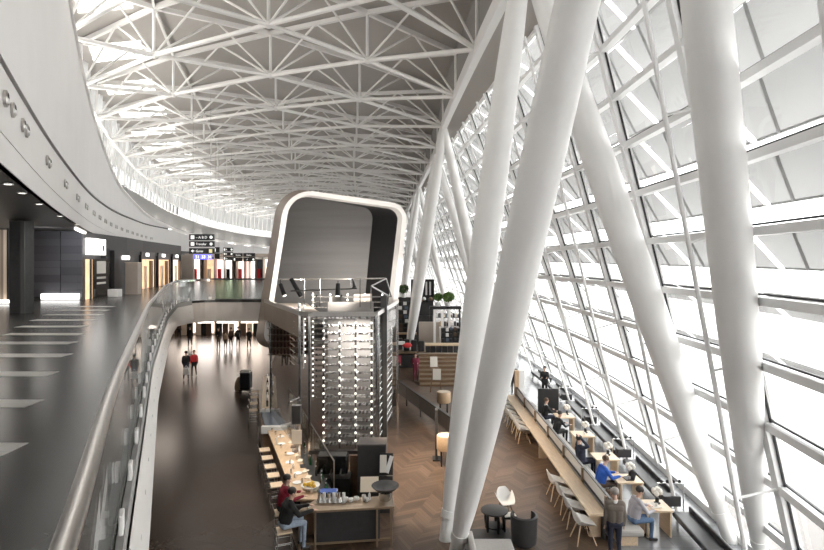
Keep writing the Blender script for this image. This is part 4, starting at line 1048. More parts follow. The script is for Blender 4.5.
for k, (y, dx, m_) in enumerate(((16.0,.25,'white_plastic'),(16.7,.4,'white_plastic'),(17.6,.3,'paper'),(18.4,.45,'white_plastic'),(19.4,.3,'paper'),(20.2,.4,'white_plastic'))):
    o = MB().lathe([(.05,0),(.12,.01),(.13,.025),(.11,.02),(.04,.012)], (armx(y)+dx,y,1.06), 16).build('plate', m_, None, smooth=True)
    tag(o, f'pale round plate on the oak bar arm, {ORD[k]} from the seated pair' if k else 'pale round plate on the oak bar arm, nearest the seated pair', 'plate', 'plates on the oak bar arm')
for k, y in enumerate((15.6,15.9,16.2,16.5,16.9,17.3,17.8,18.2,18.7,19.2)):
    o = thing('serving_bottle', (armx(y)+1.0,y,.92), 'upright bottle standing on the inner shelf behind the oak bar arm', 'bottle', 'bottles on the inner bar shelf')
    MB().lathe([(.036,0),(.038,.17),(.015,.23),(.014,.29)], (armx(y)+1.0+.08*(k%2),y,.92), 10).build('body', ['green_bottle','bottle_glass','chrome'][k % 3], o, smooth=True)
    MB().lathe([(.016,.285),(.016,.315)], (armx(y)+1.0+.08*(k%2),y,.92), 8).build('cap', 'white_plastic', o)
for k in range(12):
    y = 24.5+.52*k
    o = MB().lathe([(.05,0),(.05,.22),(.02,.3),(.02,.38)], (armx(y)+.35+.25*(k%2),y,1.06), 8).build('serving_bottle', ['bottle_glass','cream','white_plastic','chrome'][k % 4], None, smooth=True)
    tag(o, 'bottle or jar standing on the pale rear bar', 'bottle', 'bottles on the rear bar')
# back bar: dark machines and cabinet under the tower
t = thing('back_cabinet', (-1.3,16.9,0), 'tall dark brown cabinet under the right side of the wine tower', 'cabinet')
MB().box((-1.22,16.95,.99), (.86,.7,1.98)).build('body', mat('cab_brown',(.06,.05,.047),.5), t, bevel=.01)
MB().box((-1.75,17.35,.7), (.42,.06,1.4)).build('side_sheet', 'oak_dark', t)
MB().box((-1.22,16.58,1.5), (.8,.02,.9)).build('door', 'charcoal', t)
t = thing('coffee_machine', (-2.4,16.9,0), 'black bulky coffee machine with levers in the shade below the tower', 'machine')
MB().box((-2.45,17.0,.45), (1.1,.6,.9)).build('plinth', 'black', t)
MB().box((-2.45,17.0,1.28), (.95,.5,.55)).build('body', 'black_gloss', t, bevel=.05)
for k in range(3): MB().tube([(-2.75+.3*k,16.7,1.2),(-2.75+.3*k,16.45,1.12)], .025, 8).build('group_handle', 'dark_steel', t)
MB().box((-2.45,16.95,1.57), (.85,.4,.03)).build('cup_rail', 'dark_steel', t)
o = thing('menu_stand', (-1.0,16.3,1.05), 'black frame with white sheets standing by the tower corner', 'stand')
MB().box((-.78,16.45,1.45), (.42,.04,.62), (R(-12),0,0)).build('frame', 'black', o); MB().box((-.86,16.41,1.47), (.20,.02,.50), (R(-12),0,0)).build('sheet', 'paper', o); MB().box((-.68,16.41,1.45), (.12,.02,.50), (R(-12),R(18),0)).build('sheet', 'white_plastic', o)
MB().box((-.78,16.55,.55), (.4,.3,1.1)).build('pedestal', 'charcoal', o)
o = MB().box((-1.22,15.75,1.12), (.52,.05,.42), (R(-38),0,R(3))).build('cream_card', 'cream', None); tag(o, 'large cream card leaning before the dark cabinet', 'card')
o = MB().box((-1.22,15.95,.45), (.55,.4,.9)).build('till_block', 'charcoal', None); tag(o, 'dark block carrying the cream card behind the counter', 'block')
o = thing('round_basin', (-.72,15.1,CT), 'wide round black bowl on a chrome bucket at the right end of the counter', 'bowl')
MB().lathe([(.16,0),(.19,.12),(.20,.22),(.17,.22),(.15,.02)], (-.72,14.85,CT), 18).build('bucket', 'chrome', o, smooth=True)
MB().lathe([(.12,.22),(.30,.30),(.38,.38),(.34,.38),(.24,.31),(.02,.27)], (-.72,14.85,CT), 22).build('bowl', 'charcoal', o, smooth=True)
o = MB().lathe([(.035,0),(.035,.14),(.015,.18),(.015,.22)], (-1.15,14.85,CT), 10).build('water_bottle', 'white_plastic', None, smooth=True); tag(o, 'small pale bottle on the counter left of the round bowl', 'bottle')

# ================================================================== LOWER CONCOURSE: PEOPLE AND LUGGAGE
def at(px, pyfoot, z=0): Y = (EYE-z)*FP/(pyfoot-262); return ((px-412)*Y/FP, Y, z)
G = 'people walking on the lower concourse'
P = [(186,379,'dark_cloth','navy_cloth','person in dark clothes carrying a white bag, left of the red jacket',0,'bag'),
     (194,376,'bright_red','dark_cloth','person in a bright red jacket beside the one with a white bag',PI,'down'),
     (190,346,'dark_cloth','dark_cloth','person in black walking alone left, under the bridge',PI,'down'),
     (179,338,'brown_cloth','dark_cloth','small distant figure at the far left under the bridge',0,'down'),
     (218.5,349,'dark_cloth','brown_cloth','person in a dark coat leftmost of the standing group',PI,'front'),
     (225.5,349,'beige_cloth','brown_cloth','shorter person in beige second in the standing group',0,'down'),
     (231,347,'brown_cloth','dark_cloth','person in brown third in the standing group',PI,'down'),
     (238,347,'dark_cloth','dark_cloth','person in black fourth in the standing group',0,'front'),
     (249,348,'dark_cloth','dark_cloth','person in black with a shoulder bag, right of the standing group',PI,'bag'),
     (284,366,'bright_red','dark_cloth','person in red seen through the tower glass, left one',PI,'down'),
     (289,365,'bright_red','brown_cloth','person in red seen through the tower glass, right one',0,'down')]
for k, (px_, py_, a, b, lab, rz, ar) in enumerate(P):
    person(lab, at(px_,py_), rz+random.uniform(-.4,.4), 'stand', a, b, vox=.034, arms=ar, stride=[.6,.7,.5,.4,.1,.3,.2,.1,.5,.4,.3][k], h=[1.78,1.68,1.75,1.6,1.85,1.5,1.7,1.78,1.7,1.75,1.7][k], hair=['hair_dark','hair_brown'][k % 2], group=G)
x,y,_ = at(187.2,379); y += .02; o = thing('white_bag', (x,y-.28,.35), 'white carrier bag held by the walking person in dark clothes', 'bag')
MB().box((x+.04,y-.28,.55), (.36,.16,.44)).build('bag_body', 'white_cloth', o, bevel=.03); MB().tube([(x-.06,y-.28,.77),(x+.04,y-.28,.93),(x+.14,y-.28,.77)], .012, 6).build('handle', 'white_cloth', o)
x,y,_ = at(252,340); o = thing('shoulder_bag', (x+.22,y,1.0), 'black shoulder bag worn by the person right of the group', 'bag')
MB().box((x+.10,48.0,1.12), (.42,.2,.34)).build('bag_body', 'black', o, bevel=.05); MB().tube([(x-.05,48.0,1.27),(x-.25,48.0,1.48),(x+.2,48.0,1.28)], .02, 6).build('strap', 'black', o)
x,y,_ = at(246,391)
o = thing('luggage_trolley', (x,y,0), 'black draped luggage trolley standing on the concourse by the bar', 'trolley')
MB().box((x,y,.62), (.62,.55,.98)).build('black_load', 'black', o, bevel=.08); MB().box((x,y-.05,1.16), (.55,.45,.10)).build('pale_top', 'paper', o)
MB().box((x,y,.10), (.66,.6,.05)).build('base', 'chrome', o)
for a in (-1,1): MB().tube([(x+.28*a-.03,y-.2,.055),(x+.28*a+.03,y-.2,.055)], .055, 10).build('wheel', 'charcoal', o)
x,y,_ = at(238.5,391); o = thing('beige_sack', (x,y,0), 'beige sack standing on the floor left of the black trolley', 'bag')
MB().lathe([(.20,0),(.24,.2),(.2,.5),(.1,.72),(.05,.8)], (x,y,0), 12).build('sack', 'beige_cloth', o, smooth=True); MB().lathe([(.07,.68),(.09,.74),(.06,.78)], (x,y,0), 10).build('tie', 'oak_dark', o)

for k in range(16):
    y = 15.3+.37*k; x = armx(y)+random.uniform(.12,.6)
    o = MB().lathe([(.03,0),(.034,.01),(.038,.12),(.034,.12),(.03,.015)], (x,y,1.06), 10).build('drinking_glass', random.choice(['chrome','white_plastic','cream']), None, smooth=True); tag(o, 'small drinking glass on the oak bar arm', 'glass', 'glasses on the oak bar arm')
for k in range(10):
    y = 15.4+.45*k
    o = MB().box((armx(y)+.62,y+.1,1.075), (.16,.24,.03), (0,0,random.uniform(-.3,.3))).build('bar_mat', random.choice(['charcoal','brown_cloth','cream']), None); tag(o, 'small mat or menu on the inner edge of the oak bar arm', 'mat', 'mats on the oak bar arm')
# ================================================================== WINDOW SIDE: LONG COUNTER, SCREEN, BENCH, TABLES
t = thing('long_counter', (4.97,21,0), 'long pale oak counter running away beside the low glass screen', 'counter')
MB().box((4.98,21.3,.72), (.48,13.2,.07)).build('counter_top', 'oak_pale', t, bevel=.008)
MB().box((5.18,21.3,.35), (.06,13.0,.68)).build('back_panel', 'charcoal', t)
for y in (15.0,18,21,24,27.3): MB().box((5.0,y,.345), (.3,.05,.69)).build('support', 'oak_pale', t)
t = thing('low_screen', (5.32,21,0), 'low pale screen with dark cap rail between the long counter and the bench', 'screen')
MB().box((5.32,21.3,.60), (.05,13.0,1.05)).build('panel', 'white_matt', t)
MB().box((5.32,21.3,1.145), (.07,13.2,.045)).build('cap_rail', 'dark_steel', t)
MB().box((5.27,21.3,.80), (.03,13.1,.05)).build('mid_rail', 'dark_steel', t)
for y in (14.85,16.9,19,21.2,23.4,25.6,27.7): MB().box((5.24,y,.92), (.06,.07,.50)).build('post', 'brass_brown', t)
t = thing('long_bench', (5.85,21,0), 'long pale grey upholstered bench behind the low screen', 'bench')
MB().box((5.78,21.1,.36), (.66,13.4,.18)).build('seat_cushion', 'fabric_grey', t, bevel=.05)
MB().box((5.72,21.1,.14), (.5,13.2,.27)).build('base', 'oak_pale', t)
MB().box((5.48,21.2,.70), (.12,13.2,.55)).build('back_cushion', 'fabric_grey', t, bevel=.04)
# tables standing crosswise from the bench to the windows
ty = [15.25,17.15,19.1,21.6,24.2,27.0]
tl = ['oak table with solid end panels nearest the viewer, by the reading person','oak table in front of the person in blue, with a laptop','oak table by the person holding his head','oak table fourth along the windows','oak table fifth along the windows','oak table farthest along the windows']
lampl = ['white cluster lamp on the nearest oak table','white cluster lamp on the table of the person in blue','white cluster lamp on the third oak table','white cluster lamp on the fourth oak table','white cluster lamp on the fifth oak table','white cluster lamp on the farthest oak table']
for k, y in enumerate(ty):
    x0, x1 = 6.30, 7.10
    t = thing('oak_table', ((x0+x1)/2,y,0), tl[k], 'table', 'oak tables along the windows')
    MB().box(((x0+x1)/2,y,.725), (x1-x0,.72,.05)).build('table_top', 'oak_pale', t, bevel=.006)
    MB().box((x0+.12,y,.35), (.05,.66,.70)).build('end_panel', 'oak_pale', t); MB().box((x1-.06,y,.35), (.05,.66,.70)).build('end_panel', 'oak_pale', t)
    l = thing('cluster_lamp', (6.86,y+.12,.75), lampl[k], 'lamp', 'white cluster lamps on the oak tables')
    MB().lathe([(.09,0),(.09,.02),(.05,.04),(.05,.16),(.03,.17)], (6.86,y+.12,.75), 14).build('base', 'black', l, smooth=True)
    MB().tube([(6.86,y+.12,.9),(6.86,y+.12,1.02)], .012, 6).build('stem', 'chrome', l)
    s_ = MB()
    for j in range(7): s_.ball((6.86+.085*math.cos(j*1.05)*(j < 6), y+.12+.085*math.sin(j*1.05)*(j < 6), 1.08+(.035 if j % 2 else -.03)+(.08 if j == 6 else 0)), .075, 10, 7)
    s_.build('lamp_shade', 'paper', l, smooth=True)
    o = MB().lathe([(.035,0),(.04,.09),(.036,.09),(.03,.01)], (6.75,y-.1,.75), 12).build('cup', 'white_plastic', None, smooth=True); tag(o, 'small white cup on the ' + ['nearest oak table','oak table with the laptop','third oak table','fourth oak table','fifth oak table','farthest oak table'][k], 'cup', 'cups on the oak tables')
o = MB().box((6.68,15.2,.762), (.30,.34,.012), (0,0,R(12))).build('newspaper', 'paper', None); tag(o, 'white newspaper lying on the nearest oak table', 'newspaper')
o = thing('laptop', (6.95,17.0,.75), 'dark laptop open on the table before the person in blue', 'laptop')
MB().box((6.72,17.1,.76), (.24,.34,.02), (0,0,R(5))).build('keyboard_half', 'charcoal', o); MB().box((6.87,17.1,.88), (.02,.34,.24), (0,R(18),R(5))).build('screen_half', 'charcoal', o)
o = thing('dark_handbag', (6.3,17.6,.35), 'dark brown bag on the bench between the person in blue and the next table', 'bag')
MB().box((5.98,16.42,.58), (.34,.26,.26)).build('bag_body', 'brown_cloth', o, bevel=.06); MB().tube([(5.88,16.42,.70),(5.98,16.42,.84),(6.08,16.42,.70)], .014, 6).build('handle', 'black', o)
# dark benches and chrome racks by the glass
by = [(12.2,15.5),(16.6,19.6),(20.5,23.7),(24.7,27.8),(28.8,31.6),(32.6,35.4)]
bl = ['dark cushioned bench by the glass nearest the viewer, partly behind the column','long dark bench by the glass behind the person in blue','dark bench by the glass third from the viewer','dark bench by the glass fourth from the viewer','dark bench by the glass fifth from the viewer','dark bench by the glass farthest from the viewer']
for k, (a, b) in enumerate(by):
    x = FAC((a+b)/2)-1.35
    t = thing('window_bench', (x,(a+b)/2,0), bl[k], 'bench', 'dark benches along the glass wall')
    xa, xb = FAC(a)-1.28, FAC(b)-1.28
    MB().beam((xa,a,.40),(xb,b,.40),.52,.14).build('seat_cushion', 'leather_dark', t, bevel=.04)
    MB().beam((xa+.24,a,.53),(xb+.24,b,.53),.08,.16).build('back_cushion', 'leather_dark', t, bevel=.03)
    MB().beam((xa,a,.30),(xb,b,.30),.40,.05).build('frame', 'dark_steel', t)
    for f_ in (.06,.5,.94):
        for e in (-.18,.18):
            q = Vector((xa+(xb-xa)*f_+e, a+(b-a)*f_, 0)); MB().beam(q, q+Vector((0,0,.3)),.04,.04).build('leg', 'chrome', t)
for k, y in enumerate((16.05,20.05,24.2,28.3)):
    x = FAC(y)-1.35
    t = thing('chrome_rack', (x,y,0), ['chrome rack with four dark knobs nearest the viewer, between dark benches','chrome rack with dark knobs beside the bench behind the person in blue','chrome rack with dark knobs third from the viewer','chrome rack with dark knobs farthest along the glass'][k], 'rack', 'chrome racks between the benches')
    for e in (-.38,.38): MB().tube([(x+e,y,0),(x+e,y,1.04)], .018, 8).build('upright', 'chrome', t)
    MB().tube([(x-.38,y,1.04),(x+.38,y,1.04)], .018, 8).build('top_bar', 'chrome', t)
    MB().tube([(x-.38,y,.30),(x+.38,y,.30)], .014, 8).build('low_bar', 'chrome', t)
    MB().box((x,y,.55), (.5,.28,.30)).build('grey_box', 'charcoal', t, bevel=.02)
    MB().tube([(x,y,.0),(x,y,.42)], .03, 8).build('box_stem', 'chrome', t)
    for j in range(4): MB().ball((x-.27+.18*j,y,1.09), .05, 8, 6).build('knob', 'black', t, smooth=True)
# seated and standing people
person('standing person in taupe sweater with white collar and thin grey hair', (5.08,13.75,0), R(-8), 'stand', 'taupe_knit','navy_cloth','shoe','hair_grey','skin_pale', vox=.012, arms='down', hands=True, h=1.83, bulk=1.1, collar='white_cloth')
person('seated person in grey shirt and jeans with dark hair at the nearest table', (5.98,14.85,0), R(-84), 'sit', 'lavender_cloth','denim','shoe','hair_dark', vox=.012, seat=.45, lean=.22, arms='table', hands=True, nod=.25, reach=.36, h=1.83, bulk=1.12)
person('seated person in a bright blue jumper typing at a laptop', (5.88,17.2,0), R(-84), 'sit', 'blue_cloth','brown_cloth','shoe','hair_brown','skin_pale', vox=.013, seat=.45, lean=.25, arms='table', hands=True, nod=.15, reach=.42, h=1.83, bulk=1.12)
person('seated person in dark navy holding his head with both hands', (5.92,19.2,0), R(-80), 'sit', 'navy_cloth','navy_cloth','shoe','hair_dark','skin_pale', vox=.013, seat=.45, lean=-.12, arms='head', hands=True, h=1.83, bulk=1.12)
person('seated person in black at the fourth oak table', (5.92,22.6,0), R(-70), 'sit', 'dark_cloth','dark_cloth','shoe','hair_dark', vox=.022, seat=.45, lean=.3, arms='table')
person('seated person in black with pale collar at the fifth table', (5.95,24.7,0), R(-75), 'sit', 'dark_cloth','navy_cloth','shoe','hair_brown', vox=.022, seat=.45, lean=.15, arms='table', collar='white_cloth')
person('dark clothed person standing near the glass beyond the black panel', (7.35,30.4,0), R(160), 'stand', 'dark_cloth','dark_cloth', vox=.03, arms='front', h=1.72)
person('person in navy standing beyond the end of the long counter', (5.75,31.0,0), R(170), 'stand', 'navy_cloth','dark_cloth', vox=.03, arms='front', h=1.75)
o = thing('display_board', (6.6,26.3,0), 'black upright display panel standing among the window tables', 'panel')
MB().box((6.35,25.6,1.02), (.95,.10,1.15)).build('board', 'black', o, bevel=.01)
for e in (-.35,.35): MB().box((6.35+e,25.6,.22), (.06,.4,.44)).build('foot', 'black', o)
o = thing('white_pillar', (5.95,29.5,0), 'white square post with oak side at the end of the long counter', 'post')
MB().box((5.75,28.9,.9), (.28,.28,1.8)).build('shaft', 'white_matt', o); MB().box((5.5,28.9,.9), (.2,.28,1.8)).build('oak_side', 'oak', o)

# ================================================================== SHELL CHAIRS
def shell(arm):
    """moulded shell: profile from front lip over the seat up the back, edges curled"""
    prof = [(.24,.425),(.21,.445),(.12,.43),(.0,.415),(-.10,.42),(-.165,.46),(-.195,.54),(-.215,.63),(-.235,.72),(-.25,.79)]
    wid = [.20,.23,.25,.26,.26,.255,.245,.225,.19,.12]
    lift = [.0,.03,.07,.11,.13,.13,.10,.07,.045,.02] if not arm else [.0,.03,.09,.17,.21,.20,.13,.07,.04,.02]
    if arm: wid = [.21,.25,.29,.31,.31,.30,.28,.25,.20,.12]
    rows = []
    for (y, z), w_, l_ in zip(prof, wid, lift):
        back = z > .5; row = []
        for j in range(11):
            u = -1+.2*j; e = abs(u)**3
            row.append((w_*u*(1-.10*e), y + (l_*1.1*e if back else 0), z + (0 if back else l_*e) + (l_*.3*e if not back else 0)))
        rows.append(row)
    return MB().strip(rows)
def shell_chair(arm, label, group, legm='oak_pale'):
    t = thing('shell_chair', (0,0,0), label, 'chair', group)
    s_ = shell(arm).build('shell', 'white_plastic', t, smooth=True, angle=180, world=False, solid=.012)
    sd = s_.modifiers.new('sub','SUBSURF'); sd.levels = 1; sd.render_levels = 1
    for a in (-1,1):
        for b in (-1,1): MB().tube([(.10*a,.09*b-.01,.42),(.215*a,.21*b,0)], [.013,.010] if legm != 'oak_pale' else [.017,.011], 8).build('leg', legm, t, world=False)
    for z, r_ in ((.30,.12),): MB().tube([(-r_,-r_,z),(r_,r_,z)], .007, 6).tube([(r_,-r_,z),(-r_,r_,z)], .007, 6).build('brace', 'black', t, world=False)
    return t
GC = 'white shell chairs at the long counter'
ch = shell_chair(False, 'white shell chair with oak legs nearest the viewer at the long counter', GC)
spots = [14.75,15.65,16.55,17.45] + [22.9,23.7,24.5,25.3,26.1,26.9]
for k, y in enumerate(spots):
    lab = f'white shell chair at the long counter, {ORD[k]} from the standing person' if k else 'white shell chair with oak legs nearest the standing person at the long counter'
    if k == 0: ch.location = (4.60,y,0); ch.rotation_euler.z = R(-86); ch['label'] = lab; ch.scale = (1.25,1.25,1.12)
    else: dup(ch, (4.60+random.uniform(-.05,.05),y,0), R(-88+random.uniform(-6,6)), lab, scale=(1.25,1.25,1.12))
c = shell_chair(True, 'white moulded armchair by the small round black table in the centre foreground', None, 'dark_steel'); c.location = (2.75,16.2,0); c.rotation_euler.z = R(195)
t = thing('round_side_table', (2.3,15.35,0), 'small round black side table with turned legs, left of the dark barrel chair', 'table')
MB().lathe([(.36,.53),(.38,.545),(.38,.57),(.36,.58)], (2.3,15.35,0), 24).build('table_top', 'charcoal', t, smooth=True)
for j in range(5):
    a = j*2*PI/5; MB().tube([(2.3+.24*math.cos(a),15.35+.24*math.sin(a),.53),(2.3+.27*math.cos(a),15.35+.27*math.sin(a),.3),(2.3+.25*math.cos(a),15.35+.25*math.sin(a),0)], [.035,.05,.03], 8).build('leg', 'black', t, smooth=True)
MB().lathe([(.25,.12),(.25,.15)], (2.3,15.35,0), 18).build('lower_ring', 'black', t)
o = MB().box((2.72,15.35,.44), (.34,.26,.02), (0,0,R(10))).build('magazine', 'paper', None); tag(o, 'white magazine on the low stool beside the round black table', 'magazine')
t = thing('low_stool', (2.72,15.4,0), 'low dark stool under a white magazine, between table and barrel chair', 'stool')
MB().box((2.72,15.35,.40), (.38,.34,.05)).build('seat', 'black', t)
for a in (-1,1):
    for b in (-1,1): MB().box((2.72+.15*a,15.35+.13*b,.19), (.04,.04,.38)).build('leg', 'black', t)
t = thing('barrel_chair', (2.98,14.55,0), 'dark grey upholstered barrel chair seen from behind at the bottom of the picture', 'chair')
pr = MB(); rows = []
for k in range(19):
    a = R(-40+260*k/18) + PI; c_, s_ = math.cos(a), math.sin(a)
    rows.append([(2.98+.33*c_,14.6+.33*s_,.08),(2.98+.36*c_,14.6+.36*s_,.78),(2.98+.30*c_,14.6+.30*s_,.80),(2.98+.26*c_,14.6+.26*s_,.40)])
pr.strip(rows).build('back_shell', 'charcoal', t, smooth=True, angle=60)
MB().lathe([(.28,.10),(.29,.40),(.26,.46),(.05,.47)], (2.98,14.6,0), 20).build('seat_cushion', 'fabric_dark', t, smooth=True)
MB().lathe([(.25,.0),(.25,.09)], (2.98,14.6,0), 20).build('plinth', 'black', t)
t = thing('pale_sofa', (1.85,13.6,0), 'pale grey sofa end at the bottom edge behind the white columns', 'sofa')
MB().box((1.95,13.35,.30), (1.15,1.3,.32)).build('seat_cushion', 'fabric_grey', t, bevel=.05); MB().box((1.95,13.35,.09), (1.0,1.15,.14)).build('base', 'black', t)
MB().box((1.45,13.3,.52), (.16,1.2,.40)).build('arm', 'fabric_grey', t, bevel=.05)
o = MB().box((2.0,14.75,.008), (1.4,1.3,.016)).build('dark_rug', 'charcoal', None); tag(o, 'black rug under the round side table and sofa', 'rug')

# ================================================================== DINING AREA BEYOND THE TOWER
t = thing('low_partition', (.4,26.6,0), 'dark low partition with slanting run from the tower to the white columns', 'partition')
A, B = Vector((-.95,30.6,0)), Vector((1.75,22.6,0))
MB().beam(A+Vector((0,0,1.02)), B+Vector((0,0,1.02)), .14, .05).build('top_rail', 'dark_steel', t)
MB().beam(A+Vector((0,0,.66)), B+Vector((0,0,.66)), .06, .62).build('panel', 'mid_steel', t)
for f_ in (0,.25,.5,.75,1): q = A+(B-A)*f_; MB().beam(q, q+Vector((0,0,1.0)), .06,.06).build('post', 'dark_steel', t)
def drum(x, y, z, label):
    t = thing('drum_table', (x,y,0), label, 'table')
    MB().lathe([(.33,z-.52),(.34,z-.50),(.34,z-.02),(.33,z)], (x,y,0), 24).build('wooden_drum', 'oak', t, smooth=True)
    MB().lathe([(.30,z),(.30,z+.012)], (x,y,0), 24).build('cream_top', 'cream', t)  # cream disc laid on the drum
    for j in range(4):
        a = R(45+90*j); MB().beam((x+.24*math.cos(a),y+.24*math.sin(a),0),(x+.24*math.cos(a),y+.24*math.sin(a),z-.5),.05,.05).build('leg', 'black', t)
drum(1.55, 26.9, 1.15, 'oak drum table behind the slanting dark partition, left of the white column')
drum(1.25, 20.3, 1.10, 'oak drum on dark legs before the partition, against the white column')
t = thing('dark_tall_stand', (.93,20.9,0), 'narrow dark metal stand left of the nearer oak drum', 'stand')
MB().box((.93,20.9,.95), (.10,.4,1.9)).build('panel', 'charcoal', t); MB().box((.93,20.9,.02), (.3,.5,.04)).build('base', 'black', t)
MB().box((1.05,20.7,.45), (.18,.3,.4)).build('shelf', 'oak_pale', t)
# wooden tiers and serving counters
t = thing('oak_tiers', (1.6,36,0), 'stepped oak slatted tiers behind the menu board', 'steps')
for k in range(8):
    MB().box((1.75,33.4+.55*k,.10+.17*k), (2.6,.56,.04)).build('tread', 'brass_brown', t)
    MB().box((1.75,33.14+.55*k,.0+.17*k), (2.6,.04,.18)).build('riser', 'oak_dark', t)
t = thing('oak_counter', (1.9,40,0), 'pale oak serving counter above the tiers, left of the white columns', 'counter')
MB().box((2.2,40,1.50), (2.5,.9,.10)).build('counter_top', 'oak_pale', t); MB().box((2.2,40.2,.72), (2.4,.6,1.44)).build('body', 'charcoal', t)
for k in range(5): MB().box((1.3+.42*k,39.7,.95), (.06,.06,1.0)).build('post', 'chrome', t)
t = thing('dark_planter', (3.2,42,0), 'dark crowded shelf of boxes right of the far bar, beside the white columns', 'shelf')
MB().box((3.0,42.5,1.2), (1.5,.5,2.4)).build('back', 'black', t)
for k in range(4):
    for j in range(5): MB().box((2.4+.3*j,42.1,2.35-.42*k+random.uniform(-.05,.05)), (.22,.2,.26)).build('goods', random.choice(['black','charcoal','white_cloth','slate_blue','brown_cloth','black']), t, bevel=.03)
t = thing('black_bench_unit', (-.1,39,0), 'black seating unit with oak base behind the person in dark red', 'unit')
MB().box((-.1,39.5,1.05), (2.2,.9,.14)).build('oak_base', 'brass_brown', t); MB().box((-.1,39.3,.45), (2.1,.8,.88)).build('plinth', 'charcoal', t)
for k in range(4): MB().box((-.9+.52*k,39.4,1.62-.06*k), (.42,.5,.8)).build('black_seat', 'black', t, bevel=.05)
MB().box((-.75,38.95,1.75), (.5,.2,.25)).build('white_cushion', 'white_cloth', t, bevel=.04)
MB().ball((-.35,38.9,1.60), (.35,.2,.18), 10, 7).build('red_cushion', 'bright_red', t, smooth=True)
t = thing('black_shelf_unit', (-.4,48,0), 'tall dark shelf crowded with goods beside the tower, on an oak ledge', 'shelf')
MB().box((-.5,48.3,2.4), (1.5,.5,4.0)).build('back', 'charcoal', t); MB().box((-.4,47.9,1.28), (1.6,.8,.12)).build('oak_ledge', 'oak', t)
for k in range(7):
    for j in range(3): MB().box((-1.0+.45*j+random.uniform(-.08,.08),47.95,1.6+.38*k), (.3,.2,.28)).build('goods', random.choice(['white_cloth','black','charcoal','slate_blue','black','brown_cloth']), t)
t = thing('grey_partition', (1.1,44,0), 'pale grey stone panel in the middle of the far bar', 'panel')
MB().box((1.35,44,1.6), (1.6,.25,2.2)).build('panel', 'beige_panel', t); MB().box((1.35,44,.25), (1.8,.5,.5)).build('base', 'charcoal', t)
for k, x in enumerate((1.55,2.15,2.7)):
    o = thing('pale_post', (x,42.5,0), ['slender pale post left of the far bar pillars','slender white post at the middle of the far bar','slender white post at the right of the far bar'][k], 'post')
    MB().box((x+.2,42.5,1.9), (.18,.18,3.8)).build('shaft', 'rim_white', o); MB().box((x+.2,42.5,.04), (.3,.3,.08)).build('base', 'chrome', o)
t = thing('bar_gantry', (3.0,45.5,0), 'black overhead bar gantry loaded with bottles and boxes', 'gantry')
MB().box((2.75,45.5,3.72), (2.6,.9,.22)).build('canopy', 'black', t)
for x in (1.55,3.95): MB().box((x,45.5,1.85), (.12,.5,3.7)).build('post', 'black', t)
for z in (2.2,2.9): MB().box((3.0,45.7,z), (2.0,.5,.05)).build('shelf', 'dark_steel', t)
for k in range(10):
    o = MB().box((2.05+.2*k,45.6,2.925+.0+.16), (.15,.25,.32 if k % 3 else .22)).build('stock_box', ['white_cloth','charcoal','black','cream','slate_blue'][k % 5], None); o.location.z = 2.925; tag(o, 'small box or jar stacked on the upper shelf of the black gantry', 'box', 'goods on the black gantry')
for k in range(9):
    o = MB().box((2.1+.21*k,45.6,2.225+.16), (.16,.25,.34 if k % 2 else .26)).build('stock_box', ['black','oak','white_cloth','charcoal'][k % 4], None); o.location.z = 2.225; tag(o, 'small box or jar on the lower shelf of the black gantry', 'box', 'goods on the lower gantry shelf')
t = thing('black_cabinet', (.85,50,0), 'tall black cabinet with white hanging strips at the top of the far bar', 'cabinet')
MB().box((.95,50.3,4.2), (2.0,.3,3.3)).build('back', 'charcoal', t); MB().box((.95,50,5.85), (2.1,.8,.14)).build('top', 'black', t)
for x in (-.05,.95,1.95): MB().box((x,50,4.9), (.12,.7,1.9)).build('upright', 'black', t)
for x in (.25,.6,1.3,1.65): MB().box((x,49.9,5.1), (.16,.05,1.2)).build('white_strip', 'white_cloth', t)
MB().box((.95,50.1,1.3), (1.9,.5,2.6)).build('base', 'charcoal', t)
for k in range(6): MB().ball((.2+.3*k,49.7,4.05+.12*(k%2)), .18, 8, 6).build('goods', ['white_cloth','black','oak_dark'][k % 3], t, smooth=True)
def plant(x, y, z, r, label, m_='leaf'):
    t = thing('topiary_plant', (x,y,z), label, 'plant')
    mb = MB(); rnd = random.Random(int(x*100))
    for k in range(420):
        a, b = rnd.uniform(0,2*PI), math.asin(rnd.uniform(-1,1)); q = rnd.uniform(.55,1)*r
        c = Vector((x+q*math.cos(b)*math.cos(a), y+q*math.cos(b)*math.sin(a), z+.75+q*math.sin(b)*.8)); n_ = Vector((rnd.uniform(-1,1),rnd.uniform(-1,1),rnd.uniform(-1,1))).normalized(); u = n_.orthogonal().normalized(); v = n_.cross(u)
        l_ = r*.22; mb.add([c-u*l_, c+v*l_*.5, c+u*l_, c-v*l_*.5], [(0,1,2,3)])
    mb.build('foliage', m_, t); MB().tube([(x,y,z+.2),(x,y,z+.75)], .035, 6).build('stem', 'oak_dark', t)
    MB().lathe([(.16,0),(.22,.3),(.20,.3),(.15,.1)], (x,y,z), 12).build('pot', 'white_plastic', t, smooth=True)
plant(2.15, 45.5, 3.83, .42, 'round green topiary on the black gantry, left one')
plant(3.0, 45.5, 3.83, .52, 'larger round green topiary on the black gantry, right one')
plant(-.75, 47.9, 4.4, .5, 'dark leafy plant on the tall shelf beside the wine tower', 'leaf_dark')
x,y,_ = at(415.5,381); person('person in a dark red coat standing behind the slanting partition', (x,y,0), PI, 'stand','coat_red','coat_red','shoe','hair_dark', vox=.028, arms='front', h=1.75)
x,y,_ = at(397,378); person('person in dark red half hidden at the edge of the wine tower', (x,y+.4,0), PI, 'stand','red_cloth','dark_cloth','shoe','hair_brown', vox=.03, arms='down', h=1.7)
t = thing('menu_easel', (1.5,31.5,0), 'easel with two cream menu sheets behind the partition', 'easel')
